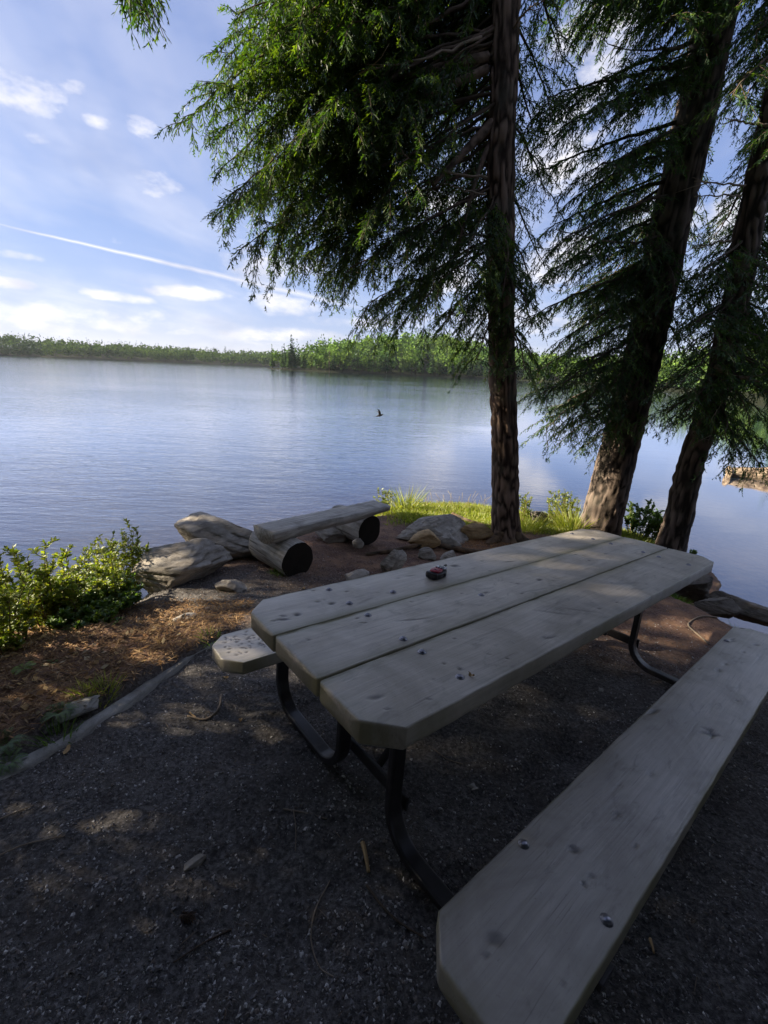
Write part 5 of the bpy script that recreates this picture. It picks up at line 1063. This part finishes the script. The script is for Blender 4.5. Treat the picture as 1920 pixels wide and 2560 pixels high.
yy = 0.35 + 4.2 * r.random(n) ** 1.5; xx = r.uniform(-1.0, 1.0, n) * (yy * 1.05 + 0.55) + 0.15
m_ = (sdist(xx, yy, SHORE) > 0.35) & (ledge_side(xx, yy) < np.where(yy < 2.4, -0.02, 9)) & (r.random(len(xx)) < 1 - .75 * sstep(yy + .35 * xx, 3.2, 4.4)) & (fbm(P2(xx, yy, 4), 2, 19) + .35 * r.random(n) > .50)
xx, yy = xx[m_], yy[m_]; size = (0.006 + 0.010 * r.random(len(xx)) ** 2.4)
GR = [(.085, .082, .082), (.13, .125, .124), (.06, .057, .056), (.17, .162, .158), (.105, .09, .078), (.085, .082, .082), (.24, .23, .22), (.13, .11, .095), (.11, .10, .095), (.34, .325, .31)]
chips('gravel', xx, yy, size, GR, M_CHIPS, 'fine dark grey gravel spread under the picnic table', 72)
n = 9000; yy = 2.4 + 2.9 * r.random(n); xx = r.uniform(-1.9, 1.3, n); m_ = (sdist(xx, yy, SHORE) > .4); xx, yy = xx[m_], yy[m_]
chips('soil_crumbs', xx, yy, .007 + .012 * r.random(len(xx)) ** 2, [(.14, .09, .07), (.09, .06, .05), (.2, .135, .10), (.28, .21, .155), (.11, .09, .08)], M_CHIPS, 'reddish brown bark crumbs on the soil around the log bench', 73)
def needles(name, n, xr, yr, cond, cols, label, seed, ln=(.018, .05), wd=.0022, lift=.006):
    r = np.random.default_rng(seed); x = r.uniform(*xr, n); y = r.uniform(*yr, n); k = cond(x, y, r); x, y = x[k], y[k]; n = len(x); a = r.random(n) * 2 * pi
    B = np.stack([x, y, gz(x, y) + lift * r.random(n)], -1); D = nz(np.stack([np.cos(a), np.sin(a), r.normal(0, .18, n)], -1)); L = r.uniform(*ln, n); V, Q = kites(B, D, L, np.full(n, wd) * r.uniform(.7, 1.6, n), nz(np.array([0, 0, 1.]) + .4 * r.normal(size=(n, 3)))); cc = np.array(cols)[r.integers(0, len(cols), n)] * (.7 + .6 * r.random((n, 1)))
    o = mesh_np(name, V, Q, M_VC, np.repeat(cc, 4, 0), False); tag(o, label, kind='stuff'); return o
BR = [(.20, .11, .05), (.28, .17, .08), (.13, .08, .045), (.34, .23, .12)]
needles('needle_litter', 26000, (-2.7, -1.0), (1.0, 3.0), lambda x, y, r: (ledge_side(x, y) > .02) & (sdist(x, y, SHORE) > .25), BR, 'orange brown needles and twigs littering the left bank', 81, (.02, .07), .0045, .02)
needles('leaf_litter', 520, (-2.7, -1.2), (1.0, 2.6), lambda x, y, r: (ledge_side(x, y) > .05) & (sdist(x, y, SHORE) > .25), [(.36, .20, .08), (.42, .28, .12), (.24, .13, .06), (.38, .30, .18)], 'fallen orange leaves under the left shrubs', 82, (.025, .055), .022, .02)
needles('needle_litter', 14000, (-1.6, 2.4), (2.4, 6.0), lambda x, y, r: (sdist(x, y, SHORE) > .4) & (r.random(len(x)) < .75), [(.15, .09, .05), (.22, .14, .085), (.10, .065, .045), (.28, .2, .13)], 'brown needles strewn over the soil behind the table', 83, (.015, .05), .003)
needles('needle_litter', 7000, (.9, 2.1), (4.9, 5.7), lambda x, y, r: (r.random(len(x)) < .8), [(.34, .17, .07), (.42, .25, .11), (.28, .13, .05)], 'rust orange needles at the foot of the straight hemlock', 84, (.02, .06), .0035, .02)
needles('twig_litter', 1300, (-1.4, 3.3), (.4, 3.6), lambda x, y, r: (ledge_side(x, y) < -.03), [(.12, .09, .065), (.20, .155, .115), (.07, .055, .042), (.26, .2, .14)], 'scattered fine twigs and needles on the gravel', 85, (.02, .075), .0022)
# ---------------------------------------------------------------- single sticks, chips and leaves
def stick(name, label, pix, r0, r1, mt, up=0.006, cat='stick', ns=8):
    P = np.array([g(x, y, up) for x, y in pix]); P = spline(P, 22) if len(P) > 2 else np.linspace(P[0], P[1], 8); P[:, 2] += .003 * (fbm(P * 40, 2, 3) - .5)
    V, Q, Tt = tube(P, np.linspace(r0, r1, len(P)), ns); o = mesh_np(name, V, [Q, Tt], mt, None, True); tag(o, label, cat); return o
stick('stick', 'curved pale stick on the gravel below the far bench end', [(405, 1548), (440, 1556), (462, 1545), (475, 1525), (478, 1502)], 0.0042, 0.0063, M_STICK)
stick('stick', 'short pale stick crossing the curved pale stick', [(410, 1542), (425, 1556)], .004, .004, M_CHIP, .012)
stick('stick', 'straight grey stick on the gravel left of the near table leg', [(612, 1750), (650, 1756), (705, 1771)], 0.0035, 0.0024, M_STICK)
stick('twig', 'thin upright twig below the straight grey stick', [(634, 1752), (639, 1790), (638, 1840)], .002, .0015, M_STICK, .004)
stick('wood_chip', 'tan wood splinter on the gravel left of the near table leg', [(783, 1822), (790, 1850), (796, 1886)], .0085, .006, M_CHIP, .005, 'wood chip', 5)
stick('stick', 'dark brown stick running under the near bench end', [(792, 1915), (830, 1965), (870, 2000), (920, 2030)], 0.0042, 0.0028, M_TWIG)
stick('twig', 'long wavy twig at the bottom centre of the gravel', [(712, 1905), (682, 1965), (672, 2030), (690, 2090), (720, 2112)], .0022, .0018, M_STICK, .004)
stick('stick', 'dark stick on the gravel at lower centre left', [(500, 2010), (440, 2040), (375, 2082)], 0.0031, 0.0021, M_TWIG)
stick('stick', 'long grey stick at the left edge of the gravel', [(0, 1850), (60, 1825), (140, 1808)], 0.0028, 0.0021, M_STICK)
stick('twig', 'short twig near the left edge of the gravel', [(0, 1772), (40, 1755), (75, 1742)], .003, .002, M_STICK)
stick('exposed_root', 'pale bent root on the ground under the far table end', [(1548, 1335), (1515, 1333), (1490, 1345), (1488, 1355), (1510, 1375), (1532, 1394)], .008, .006, M_STICK, .008, 'root')
stick('twig', 'fine twig on the gravel under the middle of the table', [(938, 1620), (965, 1640), (1000, 1652)], .002, .002, M_STICK, .004)
stick('stick', 'pale stick beside the near bench at lower right', [(1404, 2030), (1412, 2060)], .005, .003, M_CHIP, .005)
def leaf(label, px, py, l, wd, mt, seed, name='dry_leaf'):
    r = np.random.default_rng(seed); P = g(px, py, .006); n = 9; th = np.linspace(0, 2 * pi, 12, endpoint=False); R = 1 + .25 * r.normal(size=12); V = [(0, 0, .004)] + [(l * .5 * cos(t) * q, wd * .5 * sin(t) * q, .006 * sin(2 * t + seed) + .004) for t, q in zip(th, R)]
    V = np.array(V); Vb = V - (0, 0, .0012); F = [(0, i + 1, (i + 1) % 12 + 1) for i in range(12)]; Fb = [(13, 13 + (i + 1) % 12 + 1, 13 + i + 1) for i in range(12)]; Fs = []
    for i in range(12): a, b = i + 1, (i + 1) % 12 + 1; Fs += [(a, a + 13, b + 13), (a, b + 13, b)]
    o = mesh_np(name, np.concatenate([V, Vb]), np.array(F + Fb + Fs), mt, None, False); o.location = P; o.rotation_euler = (0, 0, seed); tag(o, label, 'leaf'); return o
leaf('pale grey dry leaf on the gravel under the table', 1024, 1704, .045, .026, M_PALE, 3)
leaf('small pale leaf under the far part of the table', 1298, 1492, .04, .025, M_PALE, 4)
leaf('tan wood flake on the gravel near the left bench end', 520, 1558, .028, .014, M_CHIP, 5, 'bark_flake')
leaf('tan flake beside the left steel frame', 487, 1465, .03, .016, M_CHIP, 6, 'bark_flake')
leaf('pale flake on the soil between boulder and table', 655, 1272, .035, .022, M_CHIP, 7, 'bark_flake')
leaf('pinkish bark flake by the thin stone slab', 143, 1622, .055, .02, M_CHIP, 8, 'bark_flake')
P = tp(-1.02, .385, HT + .003); o = leaf('orange scrap of leaf on the near right table plank', 986, 1522, .018, .010, M_CHIP, 9); o.location = P
P = hitg(470, 2060)
# pine cone at lower left
pc = empty('hemlock_cone', g(405, 1985, .010)); tag(pc, 'brown cone lying on the gravel at lower left', 'cone'); r = np.random.default_rng(3)
V, Q, Tt = tube([(-.022, 0, 0), (0, 0, .001), (.022, 0, 0)], [.004, .008, .004], 8); mesh_np('core', V, [Q, Tt], M_TWIG, None, True, pc)
a = np.arange(60) * 2.4; xq = np.linspace(-.022, .020, 60); B = np.stack([xq, .006 * np.cos(a), .006 * np.sin(a)], -1); D = nz(np.stack([.5 + 0 * a, np.cos(a), np.sin(a)], -1)); V, Q = kites(B, D, np.full(60, .011), np.full(60, .008), nz(np.stack([1 + 0 * a, -np.cos(a), -np.sin(a)], -1))); mesh_np('scales', V, Q, M_VC, np.tile((.14, .085, .055), (len(V), 1)), False, pc)
# ---------------------------------------------------------------- driftwood out on the water
p0 = at(1568, 1028, 12.6); p1 = at(1700, 1052, 12.2); C = spline([p0 + (0, 0, .0), p0 * .85 + p1 * .15, p0 * .6 + p1 * .4, p0 * .3 + p1 * .7, p1, p1 + (p1 - p0) * .9], 60); C[:, 2] = WATER + .10 + .02 * np.sin(np.linspace(0, 9, 60))
V, Q, Tt = tube(C, np.concatenate([[.10, .17, .19, .18, .14, .115], np.linspace(.12, .30, 30), np.full(24, .30)]), 22); V = V + nz(V - np.repeat(np.concatenate([np.repeat(C, 22, 0), C[:1], C[-1:]]), 1, 0) + 1e-6) * (.10 * (fbm(V * 3.2, 4, 5) - .5))[:, None]
o = mesh_np('driftwood_log', V - C[0], [Q, Tt], M_DRIFT, None, True); o.location = C[0]; tag(o, 'bleached driftwood log lying in the water at the right edge', 'log')
# ---------------------------------------------------------------- swallow over the lake
bd = empty('swallow', at(820, 898, 8.6)); tag(bd, 'small dark swallow flying low over the lake', 'bird'); bd.rotation_euler = (0, radians(-14), radians(8))
C = np.array([(-.075, 0, 0), (-.055, 0, .002), (-.03, 0, .004), (0, 0, .004), (.03, 0, .004), (.05, 0, .006), (.062, 0, .007), (.072, 0, .005), (.080, 0, .004)]); V, Q, Tt = tube(C, [.006, .010, .016, .020, .019, .014, .0125, .007, .0015], 14); mesh_np('body', V, [Q, Tt], M_BIRD, None, True, bd)
def wing(sg):
    top = [(.028, 0, .01), (.034, .05 * sg, .035), (.018, .10 * sg, .062), (-.03, .15 * sg, .085), (-.008, .10 * sg, .060), (-.006, .05 * sg, .034), (-.022, 0, .009)]
    T_ = np.array(top); Bm = T_ - (0, 0, .003); n = len(T_); F = [list(range(n)), list(range(2 * n - 1, n - 1, -1))]; m = mesh_np('wing', np.concatenate([T_, Bm]), [np.array([F[0]]), np.array([F[1]]), np.array([(i, i + n, (i + 1) % n + n, (i + 1) % n) for i in range(n)])], M_BIRD, None, False, bd); return m
wing(1); wg = wing(-1); wg.rotation_euler = (radians(-38), 0, 0)
for sg in (1, -1):
    T_ = np.array([(-.07, 0, .002), (-.085, .006 * sg, .002), (-.125, .026 * sg, 0), (-.09, -.002 * sg, .002)]); Bm = T_ - (0, 0, .002); mesh_np('tail_feather', np.concatenate([T_, Bm]), np.array([(0, 1, 2, 3), (7, 6, 5, 4)] + [(i, i + 4, (i + 1) % 4 + 4, (i + 1) % 4) for i in range(4)]), M_BIRD, None, False, bd)
